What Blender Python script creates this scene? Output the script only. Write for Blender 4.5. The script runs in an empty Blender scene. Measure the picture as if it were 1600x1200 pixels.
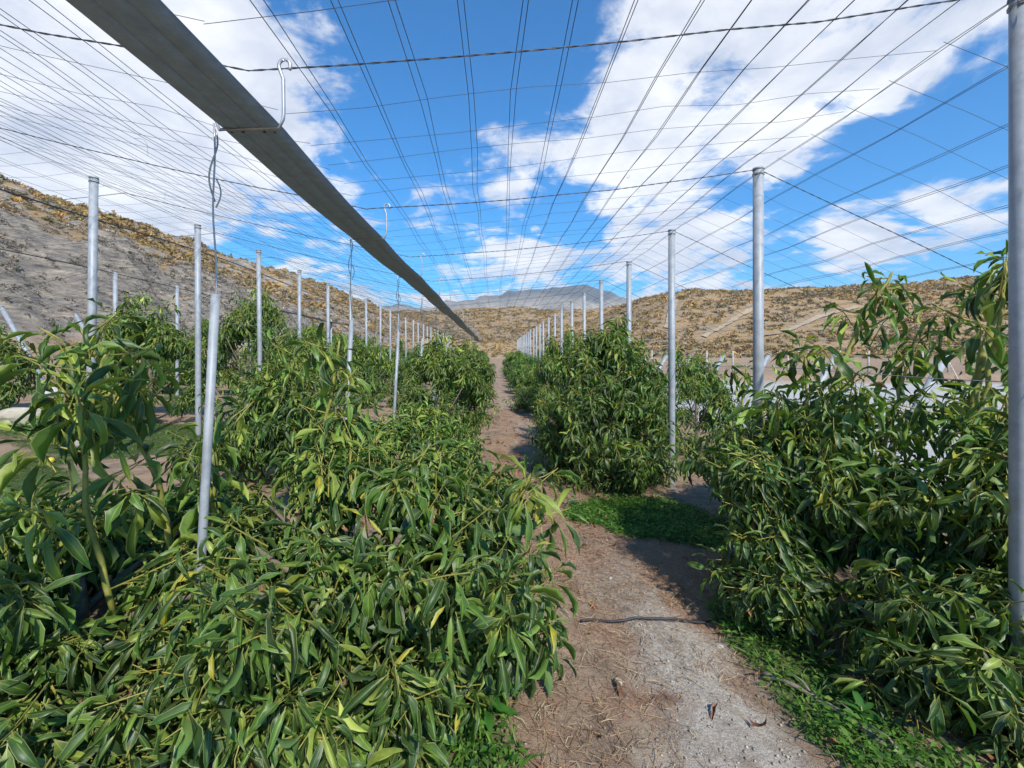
import bpy, math, random
import numpy as np
from mathutils import Vector, Matrix
R = math.radians
rng = np.random.default_rng(7)
random.seed(7)

# ------------------------------------------------------------------ camera, sky, sun, exposure
scene = bpy.context.scene
COL = scene.collection
FPX, VPX, VPY, CAMZ = 700.0, 773.0, 555.0, 1.75      # focal length and vanishing point of the rows, in photo pixels
cam_d = bpy.data.cameras.new('camera'); cam = bpy.data.objects.new('camera', cam_d); COL.objects.link(cam)
cam_d.sensor_width = 36.0; cam_d.lens = 36.0 * FPX / 1600.0
cam_d.shift_x = (800 - VPX) / 1600.0; cam_d.shift_y = -(600 - VPY) / 1600.0
cam_d.clip_start = 0.05; cam_d.clip_end = 20000
cam.location = (0, 0, CAMZ); cam.rotation_euler = (R(90), 0, 0)
scene.camera = cam
scene.render.resolution_x = 1024; scene.render.resolution_y = 768

SUN_AZ, SUN_EL = R(159), R(42)                        # azimuth clockwise from +Y: from behind the camera
sun_dir = Vector((math.sin(SUN_AZ) * math.cos(SUN_EL), math.cos(SUN_AZ) * math.cos(SUN_EL), math.sin(SUN_EL)))
world = bpy.data.worlds.new('World'); scene.world = world; world.use_nodes = True
sun_d = bpy.data.lights.new('sun', 'SUN'); sun = bpy.data.objects.new('sun', sun_d); COL.objects.link(sun)
sun_d.energy = 4.1; sun_d.angle = R(1.5); sun_d.color = (1.0, 0.955, 0.88)
sun.rotation_euler = sun_dir.to_track_quat('Z', 'Y').to_euler(); sun.location = (5, -20, 30)
scene.view_settings.view_transform = 'Standard'; scene.view_settings.look = 'None'
scene.view_settings.exposure = 0.50; scene.view_settings.gamma = 1.0
scene.view_settings.use_curve_mapping = False

def pix_dir(x, y):
    return Vector(((x - VPX) / FPX, 1.0, (VPY - y) / FPX)).normalized()

def build_world():
    nt = world.node_tree; N = nt.nodes; L = nt.links; N.clear()
    out = N.new('ShaderNodeOutputWorld'); bg = N.new('ShaderNodeBackground')
    sky = N.new('ShaderNodeTexSky'); sky.sky_type = 'NISHITA'; sky.sun_disc = False
    sky.sun_elevation = SUN_EL; sky.sun_rotation = SUN_AZ
    sky.air_density = 1.0; sky.dust_density = 0.15; sky.ozone_density = 3.0; sky.altitude = 400
    tc = N.new('ShaderNodeTexCoord')
    def math_(op, a=None, b=None, c=None, clamp=False):
        n = N.new('ShaderNodeMath'); n.operation = op; n.use_clamp = clamp
        for i, v in enumerate((a, b, c)):
            if v is None: continue
            if isinstance(v, (int, float)): n.inputs[i].default_value = v
            else: L.new(v, n.inputs[i])
        return n.outputs[0]
    sep = N.new('ShaderNodeSeparateXYZ'); L.new(tc.outputs['Generated'], sep.inputs[0])
    dz = math_('ADD', math_('MAXIMUM', sep.outputs[2], 0.0), 0.16)
    px = math_('DIVIDE', sep.outputs[0], dz); py = math_('DIVIDE', sep.outputs[1], dz)
    comb = N.new('ShaderNodeCombineXYZ'); L.new(px, comb.inputs[0]); L.new(py, comb.inputs[1]); comb.inputs[2].default_value = 3.7
    def noise(scale, detail, rough, dist=0.0, vec=comb.outputs[0]):
        n = N.new('ShaderNodeTexNoise'); n.inputs['Scale'].default_value = scale; n.inputs['Detail'].default_value = detail
        n.inputs['Roughness'].default_value = rough; n.inputs['Distortion'].default_value = dist
        L.new(vec, n.inputs['Vector']); return n.outputs[0]
    n1 = noise(1.15, 10, 0.60, 0.25)
    n2 = noise(3.6, 8, 0.62, 0.4)
    acc = math_('ADD', math_('MULTIPLY_ADD', n1, 1.9, -.46), math_('MULTIPLY_ADD', n2, 1.35, -.55))
    # where the clouds of the day stand: a direction, an angular radius, a weight
    blobs = [(1120, 90, 15, .21), (1230, 190, 9, .22), (1000, 210, 8, .20), (1500, 20, 10, .26), (960, 280, 8, .16),
             (620, 330, 9, .20), (800, 290, 8, .20), (1010, 340, 10, .22), (520, 400, 9, .24), (760, 400, 13, .30),
             (1100, 395, 8, .22), (90, 90, 25, .36), (260, 210, 14, .20), (-200, 200, 25, .3),
             (1390, 350, 7, .22), (1290, 390, 6, .18), (1545, 280, 6, .20), (340, 20, 6, .10), (1425, 140, 3.5, .15), (660, 230, 6, .10),
             (590, 120, 15, -.30), (800, 60, 13, -.25), (1480, 170, 8, -.12), (1500, 400, 8, -.12), (1280, 300, 6, -.16), (440, 270, 6, -.12)]
    for (x, y, rad, w) in blobs:
        d = pix_dir(x, y)
        vm = N.new('ShaderNodeVectorMath'); vm.operation = 'DOT_PRODUCT'
        L.new(tc.outputs['Generated'], vm.inputs[0]); vm.inputs[1].default_value = d
        mr = N.new('ShaderNodeMapRange'); mr.interpolation_type = 'SMOOTHSTEP'
        mr.inputs[1].default_value = math.cos(R(rad)); mr.inputs[2].default_value = math.cos(R(rad * 0.25))
        mr.inputs[3].default_value = 0; mr.inputs[4].default_value = w
        L.new(vm.outputs['Value'], mr.inputs[0]); acc = math_('ADD', acc, mr.outputs[0])
    mask = N.new('ShaderNodeMapRange'); mask.interpolation_type = 'SMOOTHSTEP'
    L.new(acc, mask.inputs[0]); mask.inputs[1].default_value = 0.69; mask.inputs[2].default_value = 0.98
    mask.inputs[4].default_value = 0.95
    # thin edges let the blue through, thick hearts have grey bellies
    shade = noise(2.1, 7, 0.6, 0.3)
    sr = N.new('ShaderNodeMapRange'); L.new(shade, sr.inputs[0]); sr.inputs[1].default_value = 0.36; sr.inputs[2].default_value = 0.62
    ramp = N.new('ShaderNodeMix'); ramp.data_type = 'RGBA'; L.new(sr.outputs[0], ramp.inputs['Factor'])
    ramp.inputs['A'].default_value = (3.4, 3.7, 4.35, 1); ramp.inputs['B'].default_value = (6.0, 6.02, 6.1, 1)
    hs = N.new('ShaderNodeHueSaturation'); hs.inputs['Saturation'].default_value = 1.85; hs.inputs['Value'].default_value = 1.04
    L.new(sky.outputs[0], hs.inputs['Color'])
    mx = N.new('ShaderNodeMix'); mx.data_type = 'RGBA'; L.new(mask.outputs[0], mx.inputs['Factor'])
    L.new(hs.outputs[0], mx.inputs['A']); L.new(ramp.outputs['Result'], mx.inputs['B'])
    L.new(mx.outputs['Result'], bg.inputs[0]); bg.inputs[1].default_value = 0.145
    L.new(bg.outputs[0], out.inputs[0])
build_world()

# ------------------------------------------------------------------ helpers
def tag(o, label=None, cat=None, group=None, kind=None):
    if label: o['label'] = label
    if cat: o['category'] = cat
    if group: o['group'] = group
    if kind: o['kind'] = kind
    return o

def empty(name, loc):
    o = bpy.data.objects.new(name, None); COL.objects.link(o); o.location = loc; o.empty_display_size = 0.2
    return o

def mesh_np(name, verts, faces, smooth=True, col=None):
    """verts (n,3); faces: list of (m,k) int arrays; col: (n,4) vertex colours."""
    me = bpy.data.meshes.new(name)
    verts = np.asarray(verts, np.float32)
    faces = [np.asarray(f, np.int32) for f in faces if len(f)]
    me.vertices.add(len(verts)); me.vertices.foreach_set('co', verts.ravel())
    loops = np.concatenate([f.ravel() for f in faces])
    tot = np.concatenate([np.full(len(f), f.shape[1], np.int32) for f in faces])
    start = np.concatenate([[0], np.cumsum(tot)[:-1]]).astype(np.int32)
    me.loops.add(len(loops)); me.loops.foreach_set('vertex_index', loops)
    me.polygons.add(len(tot)); me.polygons.foreach_set('loop_start', start)
    if smooth: me.polygons.foreach_set('use_smooth', np.ones(len(tot), bool))
    if col is not None:
        a = me.color_attributes.new('Col', 'FLOAT_COLOR', 'POINT'); a.data.foreach_set('color', np.asarray(col, np.float32).ravel())
    me.update(calc_edges=True); me.validate()
    return me

def obj(name, me, mat, parent=None, loc=None):
    o = bpy.data.objects.new(name, me); COL.objects.link(o)
    if mat is not None and len(me.materials) == 0: me.materials.append(mat)
    if parent is not None: o.parent = parent
    if loc is not None: o.location = loc
    return o

class MB:
    """collects shapes for ONE mesh"""
    def __init__(s): s.v = []; s.q = []; s.t = []; s.n = 0; s.c = []
    def add(s, v, q=(), t=(), c=None):
        v = np.asarray(v, float); s.v.append(v)
        if len(q): s.q.append(np.asarray(q, int) + s.n)
        if len(t): s.t.append(np.asarray(t, int) + s.n)
        if c is not None: s.c.append(np.tile(np.asarray(c, float), (len(v), 1)) if np.ndim(c) == 1 else np.asarray(c, float))
        s.n += len(v)
    def tube(s, pts, r, sides=8, cap=True, c=None):
        pts = np.asarray(pts, float); n = len(pts)
        r = np.full(n, r) if np.isscalar(r) else np.asarray(r, float)
        tan = np.gradient(pts, axis=0); tan /= np.linalg.norm(tan, axis=1)[:, None] + 1e-12
        ref = np.array([0, 0, 1.0]) if abs(tan[0][2]) < 0.8 else np.array([1.0, 0, 0])
        u = np.cross(np.tile(ref, (n, 1)), tan); u /= np.linalg.norm(u, axis=1)[:, None] + 1e-12
        w = np.cross(tan, u)
        a = np.arange(sides) * 2 * np.pi / sides
        V = pts[:, None] + r[:, None, None] * (np.cos(a)[None, :, None] * u[:, None] + np.sin(a)[None, :, None] * w[:, None])
        V = V.reshape(-1, 3)
        i = np.arange(n - 1)[:, None] * sides; j = np.arange(sides)[None]; k = (j + 1) % sides
        Q = np.stack([i + j, i + k, i + sides + k, i + sides + j], -1).reshape(-1, 4)
        T = []
        if cap:
            V = np.vstack([V, pts[:1], pts[-1:]]); b = n * sides
            T = [(b, (q + 1) % sides, q) for q in range(sides)] + [(b + 1, (n - 1) * sides + q, (n - 1) * sides + (q + 1) % sides) for q in range(sides)]
        s.add(V, Q, T, c)
    def mesh(s, name, smooth=True):
        f = []
        if s.q: f.append(np.concatenate(s.q))
        if s.t: f.append(np.concatenate(s.t))
        col = np.concatenate(s.c) if s.c else None
        return mesh_np(name, np.concatenate(s.v), f, smooth, col)
    def build(s, name, mat, parent=None, smooth=True, loc=None): return obj(name, s.mesh(name, smooth), mat, parent, loc)

# smooth value noise on the plane, for terrain and colour masks
def vnoise(x, y, seed=0):
    x = np.asarray(x, float); y = np.asarray(y, float)
    xi = np.floor(x); yi = np.floor(y); fx = x - xi; fy = y - yi
    fx = fx * fx * (3 - 2 * fx); fy = fy * fy * (3 - 2 * fy)
    def h(a, b):
        n = np.sin(a * 127.1 + b * 311.7 + seed * 74.7) * 43758.5453
        return n - np.floor(n)
    return (h(xi, yi) * (1 - fx) + h(xi + 1, yi) * fx) * (1 - fy) + (h(xi, yi + 1) * (1 - fx) + h(xi + 1, yi + 1) * fx) * fy
def fbm(x, y, o=4, seed=0):
    t = 0; a = 0.5
    for i in range(o): t = t + a * vnoise(x, y, seed + i); x = x * 2.03; y = y * 2.03; a *= 0.5
    return t
def sstep(a, b, x):
    t = np.clip((np.asarray(x, float) - a) / (b - a), 0, 1); return t * t * (3 - 2 * t)

# ------------------------------------------------------------------ materials
class NT:
    def __init__(s, name):
        s.m = bpy.data.materials.new(name); s.m.use_nodes = True; s.N = s.m.node_tree.nodes; s.L = s.m.node_tree.links
        s.b = s.N['Principled BSDF']; s.out = s.N['Material Output']; s.tc = s.N.new('ShaderNodeTexCoord')
    def noise(s, scale, detail=4, rough=0.55, vec='Object', dist=0):
        n = s.N.new('ShaderNodeTexNoise'); n.inputs['Scale'].default_value = scale; n.inputs['Detail'].default_value = detail
        n.inputs['Roughness'].default_value = rough; n.inputs['Distortion'].default_value = dist
        s.L.new(s.tc.outputs[vec] if isinstance(vec, str) else vec, n.inputs['Vector']); return n.outputs[0]
    def pos(s): return s.N.new('ShaderNodeNewGeometry').outputs['Position']
    def ramp(s, fac, stops):
        r = s.N.new('ShaderNodeValToRGB'); s.L.new(fac, r.inputs[0]); e = r.color_ramp.elements
        while len(e) < len(stops): e.new(0.5)
        for i, (p, c) in enumerate(stops): e[i].position = p; e[i].color = (*c, 1) if len(c) == 3 else c
        return r.outputs[0]
    def mix(s, fac, a, b, blend='MIX'):
        m = s.N.new('ShaderNodeMix'); m.data_type = 'RGBA'; m.blend_type = blend
        for key, v in (('Factor', fac), ('A', a), ('B', b)):
            if isinstance(v, (int, float)): m.inputs[key].default_value = v
            elif isinstance(v, tuple): m.inputs[key].default_value = (*v, 1) if len(v) == 3 else v
            else: s.L.new(v, m.inputs[key])
        return m.outputs['Result']
    def math(s, op, a, b=None, clamp=False):
        n = s.N.new('ShaderNodeMath'); n.operation = op; n.use_clamp = clamp
        for i, v in enumerate((a, b)):
            if v is None: continue
            if isinstance(v, (int, float)): n.inputs[i].default_value = v
            else: s.L.new(v, n.inputs[i])
        return n.outputs[0]
    def mr(s, v, a, b, c=0, d=1):
        n = s.N.new('ShaderNodeMapRange'); s.L.new(v, n.inputs[0])
        for i, q in enumerate((a, b, c, d)): n.inputs[i + 1].default_value = q
        return n.outputs[0]
    def attr(s, name='Col'):
        a = s.N.new('ShaderNodeAttribute'); a.attribute_name = name; return a
    def bump(s, h, strength=0.3, dist=0.01):
        b = s.N.new('ShaderNodeBump'); b.inputs['Strength'].default_value = strength; b.inputs['Distance'].default_value = dist
        s.L.new(h, b.inputs['Height']); s.L.new(b.outputs[0], s.b.inputs['Normal'])
    def set(s, key, v):
        if isinstance(v, (int, float)): s.b.inputs[key].default_value = v
        elif isinstance(v, tuple): s.b.inputs[key].default_value = (*v, 1) if len(v) == 3 else v
        else: s.L.new(v, s.b.inputs[key])

def mat_leaf(name, translucent=0.20, rough=0.44, under=(1.9, 1.75, 1.7), under_add=(.03, .036, .018), rib=True):
    n = NT(name); at = n.attr(); c = at.outputs['Color']; al = at.outputs['Alpha']
    geo = n.N.new('ShaderNodeNewGeometry')
    var = n.noise(26, 4, 0.6, vec=geo.outputs['Position'])
    top = n.mix(n.mr(var, .32, .70), n.mix(1.0, c, (.72, .74, .8), 'MULTIPLY'), n.mix(1.0, c, (1.22, 1.18, 1.0), 'MULTIPLY'))
    if rib:
        pale = n.mix(1.0, n.mix(1.0, c, (2.2, 1.9, 1.8), 'MULTIPLY'), (.05, .055, .02), 'ADD')
        top = n.mix(n.mr(al, .05, .10, .65, 0), top, pale); top = n.mix(n.mr(al, .87, .95, 0, .65), top, (.34, .38, .15))
    und = n.mix(1.0, n.mix(1.0, c, under, 'MULTIPLY'), under_add, 'ADD')
    col = n.mix(geo.outputs['Backfacing'], top, und)
    n.set('Base Color', col)
    n.set('Roughness', n.mr(geo.outputs['Backfacing'], 0, 1, rough, 0.65)); n.b.inputs['Specular IOR Level'].default_value = 0.42
    n.bump(var, .25, .004)
    tr = n.N.new('ShaderNodeBsdfTranslucent'); n.L.new(n.mix(1.0, c, (2.2, 2.4, 0.8), 'MULTIPLY'), tr.inputs[0])
    mx = n.N.new('ShaderNodeMixShader'); mx.inputs[0].default_value = translucent
    n.L.new(n.b.outputs[0], mx.inputs[1]); n.L.new(tr.outputs[0], mx.inputs[2]); n.L.new(mx.outputs[0], n.out.inputs[0])
    return n.m

def mat_attr(name, rough=0.85, scale=40, amount=0.35, spec=0.25):
    n = NT(name); c = n.attr().outputs['Color']; v = n.noise(scale, 4, 0.6, vec=n.pos())
    n.set('Base Color', n.mix(n.mr(v, .3, .7), n.mix(1.0, c, (1 - amount,) * 3, 'MULTIPLY'), n.mix(1.0, c, (1 + amount,) * 3, 'MULTIPLY')))
    n.set('Roughness', rough); n.b.inputs['Specular IOR Level'].default_value = spec
    return n.m

def mat_galv(name, base=(0.33, 0.355, 0.375), metal=0.12, rough=0.52):
    n = NT(name); p = n.pos()
    a = n.noise(14, 5, 0.65, vec=p); b = n.noise(160, 3, 0.6, vec=p)
    st = n.N.new('ShaderNodeMapping'); st.inputs['Scale'].default_value = (30, 30, 1.2); n.L.new(p, st.inputs[0])
    streak = n.noise(1.0, 4, 0.6, vec=st.outputs[0])
    c = n.ramp(a, [(.3, tuple(x * .78 for x in base)), (.7, tuple(min(1, x * 1.14) for x in base))])
    c = n.mix(n.mr(b, .45, .75, 0, .4), c, tuple(x * .7 for x in base))
    c = n.mix(n.mr(streak, .55, .75, 0, .35), c, (.26, .25, .23))
    sp = n.N.new('ShaderNodeSeparateXYZ'); n.L.new(p, sp.inputs[0])
    c = n.mix(n.math('MULTIPLY', n.mr(sp.outputs[2], .2, .9, 1, 0), n.mr(a, .42, .6, 0, .7)), c, (.20, .155, .11))
    rust = n.noise(5, 6, .7, vec=p); c = n.mix(n.mr(rust, .64, .72, 0, .55), c, (.22, .13, .07))
    n.set('Base Color', c); n.set('Metallic', metal); n.set('Roughness', n.mr(a, .3, .7, rough - .06, rough + .12))
    n.bump(b, 0.08, 0.002)
    return n.m

def mat_plain(name, c1, c2, scale=20, rough=0.7, bump=0.2, bd=0.005, metal=0.0):
    n = NT(name); v = n.noise(scale, 6, 0.6, vec=n.pos())
    n.set('Base Color', n.ramp(v, [(.32, c1), (.68, c2)])); n.set('Roughness', rough); n.set('Metallic', metal); n.bump(v, bump, bd)
    return n.m

M = {}
M['leaf'] = mat_leaf('avocado_leaf')
M['weed'] = mat_leaf('weed_leaf', 0.30, 0.6, rib=False)
M['scrub'] = mat_attr('dry_scrub', 0.9, 3.0, 0.4)
M['litter'] = mat_attr('dry_litter', 0.8, 60, 0.3)
M['pebble'] = mat_attr('pebble', 0.9, 90, 0.25)
M['galv'] = mat_galv('galvanised_post')
M['gutter'] = mat_galv('gutter_steel', (0.27, 0.36, 0.50), 0.05, 0.6)
M['wire'] = mat_plain('roof_wire', (.035, .038, .045), (.09, .095, .105), 60, 0.5, 0.0, 0.001, 0.4)
M['cable'] = mat_plain('twisted_cable', (.05, .052, .06), (.14, .145, .155), 60, 0.5, 0.0, 0.001, 0.4)
M['tie'] = mat_plain('galvanised_tie_wire', (.34, .35, .36), (.5, .51, .52), 60, 0.45, 0.0, 0.001, 0.5)
M['bark'] = mat_plain('avocado_bark', (.10, .075, .05), (.22, .18, .13), 35, 0.9, 0.6, 0.006)
M['shoot'] = mat_plain('green_shoot_bark', (.14, .17, .03), (.33, .29, .06), 22, 0.6, 0.25, 0.003)
M['twig'] = mat_plain('yellow_twig', (.17, .18, .04), (.38, .32, .06), 30, 0.6, 0.1, 0.001)
M['rock'] = mat_plain('pale_rock', (.33, .29, .22), (.52, .47, .37), 9, 0.9, 0.7, 0.02)
M['concrete'] = mat_plain('footing_concrete', (.40, .39, .36), (.58, .56, .52), 12, 0.9, 0.5, 0.01)
M['hose'] = mat_plain('black_hose', (.012, .012, .014), (.035, .035, .04), 40, 0.5, 0.1, 0.001)
M['log'] = mat_plain('dead_wood', (.13, .10, .075), (.30, .25, .19), 28, 0.9, 0.8, 0.008)
M['fencepost'] = mat_plain('fence_post', (.33, .30, .26), (.5, .47, .42), 8, 0.9, 0.3, 0.01)
M['fruit'] = mat_plain('yellow_fruit', (.55, .42, .03), (.7, .55, .06), 30, 0.5, 0.1, 0.001)
M['track'] = mat_plain('track_earth', (.30, .23, .15), (.43, .34, .235), 2.0, 0.95, 0.5, 0.05)

# ------------------------------------------------------------------ ground and hills
XR, XL, XG, XN = 2.34, -4.85, -1.12, -8.5            # post row right, post row left, gutter, neighbouring gutter row
SP, Y0 = 1.93, 2.03                                    # spacing of the posts along the rows, first post
def left_foot(y): return -22.0 + 4.0 * np.sin(y * 0.03) + 7.0 * sstep(60, 200, y)
def terrain_z(x, y):
    x = np.asarray(x, float); y = np.asarray(y, float)
    base = np.where(x < XR, -0.0626 * (np.maximum(x, -26) - XR), 0.0)
    out = sstep(12, 40, y - 30) * 0 + base
    n1 = fbm(x * 0.09, y * 0.09, 5, 3); n2 = fbm(x * 0.025 + 9, y * 0.025, 4, 11); n3 = fbm(x * .35, y * .35, 3, 5)
    # left hill: steep rocky foot, easier upper slope, ends past y = 190
    d = left_foot(y) - x
    rock = 7.0 * sstep(0, 11, d) + 0.36 * np.clip(d - 9, 0, 34)
    hl = (rock * (0.82 + 0.36 * n2) + (n1 - .5) * 3.2 * sstep(0, 8, d) + (n3 - .5) * 2.6 * sstep(0, 4, d) + (fbm(x * .8, y * .8, 2, 25) - .4) * 1.1 * sstep(0, 4, d)) * (1 - sstep(165, 235, y)) * sstep(-60, -15, y + 25)
    hl = hl * (1.22 - .12 * sstep(30, 70, y) + 0.22 * sstep(60, 160, y))
    # hill closing the valley ahead
    dc = y - (118 - 0.25 * np.abs(x + 10))
    hc = (19.0 * sstep(0, 120, dc) + 4 * sstep(0, 18, dc)) * (0.72 + 0.55 * n2) + (n1 - .5) * 3.0 * sstep(0, 30, dc)
    # right hill
    dr = y - 62 + 0.18 * (x - 60) * (x > 60)
    hr = sstep(0, 105, dr) * (19.5 + 3.0 * n2 + 3.5 * sstep(20, 70, x) + 4.0 * sstep(90, 220, x)) * sstep(-14, 48, x - 0.12 * y + 6) + (n1 - .5) * 2.4 * sstep(0, 25, dr)
    hr = np.where(x > -25, hr, 0)
    hill = np.maximum(np.maximum(hl, hc * sstep(0, 6, dc)), hr * sstep(0, 6, dr))
    hill = np.maximum(hill, 0)
    rut = -.022 * (np.exp(-((x - .72 + .05 * np.sin(y * 1.3)) / .12) ** 2) + np.exp(-((x - 1.28 + .05 * np.sin(y * 1.1 + 1)) / .12) ** 2)) * (y < 40)
    orch = rut + (fbm(x * 1.7, y * 1.7, 3, 21) - .45) * 0.06 + (fbm(x * 16, y * 16, 2, 37) - .4) * .012 * (np.abs(x) < 4) * (y < 8) + (fbm(x * 7, y * 7, 2, 31) - .4) * 0.018
    berm = 0.55 * np.exp(-((y - 29 - 0.05 * x) / 1.6) ** 2) * sstep(4, 7, x)
    return out + hill + orch * (hill < .3) + berm
def gz(x, y): return float(terrain_z(np.array([x]), np.array([y]))[0])

def axis(segs):
    a = []
    for lo, hi, st in segs: a += list(np.arange(lo, hi - st * 0.5, st))
    return a
def grow(start, stop, st, k):
    a = [start]
    while a[-1] < stop: st *= k; a.append(a[-1] + st)
    return a
xs = [-v for v in grow(12.4, 5000, .35, 1.026)[::-1]] + axis([(-12, -3.5, .22), (-3.5, 3.5, .06), (3.5, 12, .22)]) + grow(12, 5000, .3, 1.045)
ys = [-v for v in grow(1, 400, .5, 1.2)[::-1]] + axis([(-.9, 0.9, .2), (.9, 7, .06), (7, 16, .16), (16, 40, .4)]) + grow(40, 230, .5, 1.006) 
ys = ys + grow(ys[-1] + 3, 9000, 3, 1.06)
GX, GY = np.meshgrid(np.array(xs), np.array(ys))
GZ = terrain_z(GX, GY)
def path_mask(x, y):
    w = (fbm(x * 1.3 + 5, y * 1.3, 4, 41) - .47) * 1.1
    c = 0.95 - 0.06 * np.clip(y - 3, 0, 12) + .10 * np.sin(y * .8)
    return (1 - sstep(.12, .66, np.abs(x - c) + w * 1.3)) * (1 - .62 * sstep(3.2, 4.0, y + w * .8))
def grass_mask(x, y):
    n = fbm(x * .55, y * .55, 4, 51)
    g = sstep(.47, .60, n) * sstep(-2.9, -4.2, x) * sstep(-16, -12, x) * .75
    def ell(cx, cy, rx, ry): return 1 - sstep(.6, 1.1, np.sqrt(((x - cx) / rx) ** 2 + ((y - cy) / ry) ** 2) + (fbm(x * 3, y * 3, 3, 61) - .45) * .7)
    for i, e in enumerate(GRASS): g = np.maximum(g, ell(*e) * (.70 if i in (2, 3, 6) else 1.0))
    return g
GRASS = [(1.55, 4.65, 1.0, .72), (-2.75, 4.15, .75, .55), (1.62, 2.45, .3, .9), (-.25, 1.75, .45, .35), (-1.7, 5.6, .6, .35), (3.2, 6.9, .5, .4), (1.75, 1.65, .4, .35)]
hillm = sstep(.4, 1.6, GZ - np.where(GX < XR, -0.0626 * (np.maximum(GX, -26) - XR), 0.0))
gxd = np.gradient(GZ, axis=1) / (np.gradient(GX, axis=1) + 1e-9); gyd = np.gradient(GZ, axis=0) / (np.gradient(GY, axis=0) + 1e-9)
slope = np.sqrt(gxd ** 2 + gyd ** 2)
rock_shade = hillm * sstep(.52, .76, slope + (fbm(GX * .12, GY * .12, 4, 71) - .45) * .5) * (GX < -10)
yard = sstep(4.6, 5.6, GX + (fbm(GX * .6, GY * .6, 3, 81) - .45) * 1.2) * (1 - sstep(26, 29, GY)) * (hillm < .5)
cmask = np.stack([np.maximum(path_mask(GX, GY) * (GX > -3) * (GX < 4.5) * (GY < 60), yard * 2), grass_mask(GX, GY) * (hillm < .3), hillm, rock_shade], -1)
nx, ny = len(xs), len(ys)
idx = np.arange(nx * ny).reshape(ny, nx)
Q = np.stack([idx[:-1, :-1], idx[:-1, 1:], idx[1:, 1:], idx[1:, :-1]], -1).reshape(-1, 4)
def mat_ground():
    n = NT('orchard_earth'); p = n.pos(); at = n.attr()
    sep = n.N.new('ShaderNodeSeparateColor'); n.L.new(at.outputs['Color'], sep.inputs[0])
    pm, gm, hm, rm = sep.outputs[0], sep.outputs[1], sep.outputs[2], at.outputs['Alpha']
    lo = n.noise(4.0, 7, .7, vec=p, dist=.6)
    a = n.noise(1.6, 6, .62, vec=p); b = n.noise(9, 6, .65, vec=p); c = n.noise(55, 5, .7, vec=p); d = n.noise(.12, 6, .65, vec=p)
    soil = n.ramp(b, [(.28, (.11, .08, .058)), (.5, (.21, .155, .11)), (.72, (.31, .235, .17))])
    soil = n.mix(n.mr(a, .38, .56, 0, .8), soil, (.33, .19, .12))
    soil = n.mix(n.mr(c, .5, .7, 0, .5), soil, (.34, .27, .19))
    soil = n.mix(n.mr(lo, .42, .60, 0, .8), soil, (.36, .27, .18)); soil = n.mix(n.mr(lo, .30, .42, .6, 0), soil, (.10, .07, .05))
    fine = n.noise(150, 4, .75, vec=p)
    grav = n.ramp(n.math('ADD', n.math('MULTIPLY', c, .5), n.math('MULTIPLY', fine, .5)), [(.34, (.17, .14, .11)), (.5, (.41, .36, .295)), (.64, (.62, .56, .48))])
    grav = n.mix(n.mr(b, .48, .66, 0, .7), grav, (.24, .18, .13)); grav = n.mix(n.mr(lo, .5, .68, 0, .6), grav, (.30, .235, .17))
    col = n.mix(n.mr(n.math('ADD', pm, n.math('MULTIPLY', n.math('SUBTRACT', lo, .5), 1.6)), .25, .8), soil, grav)
    col = n.mix(n.mr(pm, 1.2, 1.8), col, n.ramp(b, [(.3, (.36, .345, .32)), (.5, (.46, .445, .42)), (.7, (.56, .545, .52))]))
    col = n.mix(n.math('MULTIPLY', n.mr(pm, 1.2, 1.8), n.mr(n.noise(.35, 6, .65, vec=p), .46, .62, 0, .5)), col, (.34, .30, .245))
    gr = n.ramp(b, [(.3, (.030, .055, .014)), (.55, (.065, .10, .028)), (.75, (.16, .14, .07))])
    col = n.mix(n.mr(n.math('ADD', gm, n.math('MULTIPLY', n.math('SUBTRACT', c, .5), .6)), .3, .75), col, gr)
    e = n.noise(.5, 7, .7, vec=p)
    hill = n.ramp(e, [(.30, (.20, .15, .10)), (.46, (.31, .235, .155)), (.58, (.36, .265, .16)), (.74, (.46, .38, .28))])
    hill = n.mix(n.mr(d, .40, .58, 0, .75), hill, (.40, .255, .12))
    hill = n.mix(n.mr(n.noise(1.7, 5, .7, vec=p), .54, .66, 0, .7), hill, (.12, .105, .07))
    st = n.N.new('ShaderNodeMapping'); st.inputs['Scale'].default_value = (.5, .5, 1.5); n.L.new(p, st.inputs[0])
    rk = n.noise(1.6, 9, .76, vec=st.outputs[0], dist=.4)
    rock = n.ramp(rk, [(.36, (.15, .13, .115)), (.45, (.25, .22, .185)), (.53, (.34, .29, .23)), (.64, (.48, .40, .30))])  # grey rocky soil, with the shade of the steep foot mixed into its colour
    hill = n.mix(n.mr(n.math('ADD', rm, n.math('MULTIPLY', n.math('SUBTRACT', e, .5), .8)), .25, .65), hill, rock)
    col = n.mix(hm, col, hill)
    n.set('Base Color', col); n.set('Roughness', .95); n.b.inputs['Specular IOR Level'].default_value = .15
    h = n.math('ADD', n.math('MULTIPLY', c, .35), n.math('ADD', n.math('MULTIPLY', b, .6), n.math('MULTIPLY', n.math('MULTIPLY', rk, hm), 14)))
    n.bump(n.math('ADD', h, n.math('MULTIPLY', fine, .22)), .85, .03)
    return n.m
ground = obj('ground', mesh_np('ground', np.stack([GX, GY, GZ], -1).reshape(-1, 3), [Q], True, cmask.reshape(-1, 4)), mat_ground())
tag(ground, 'brown earth orchard floor with pale gravel path, running up into dry scrubby hills', 'ground', kind='structure')

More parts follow.
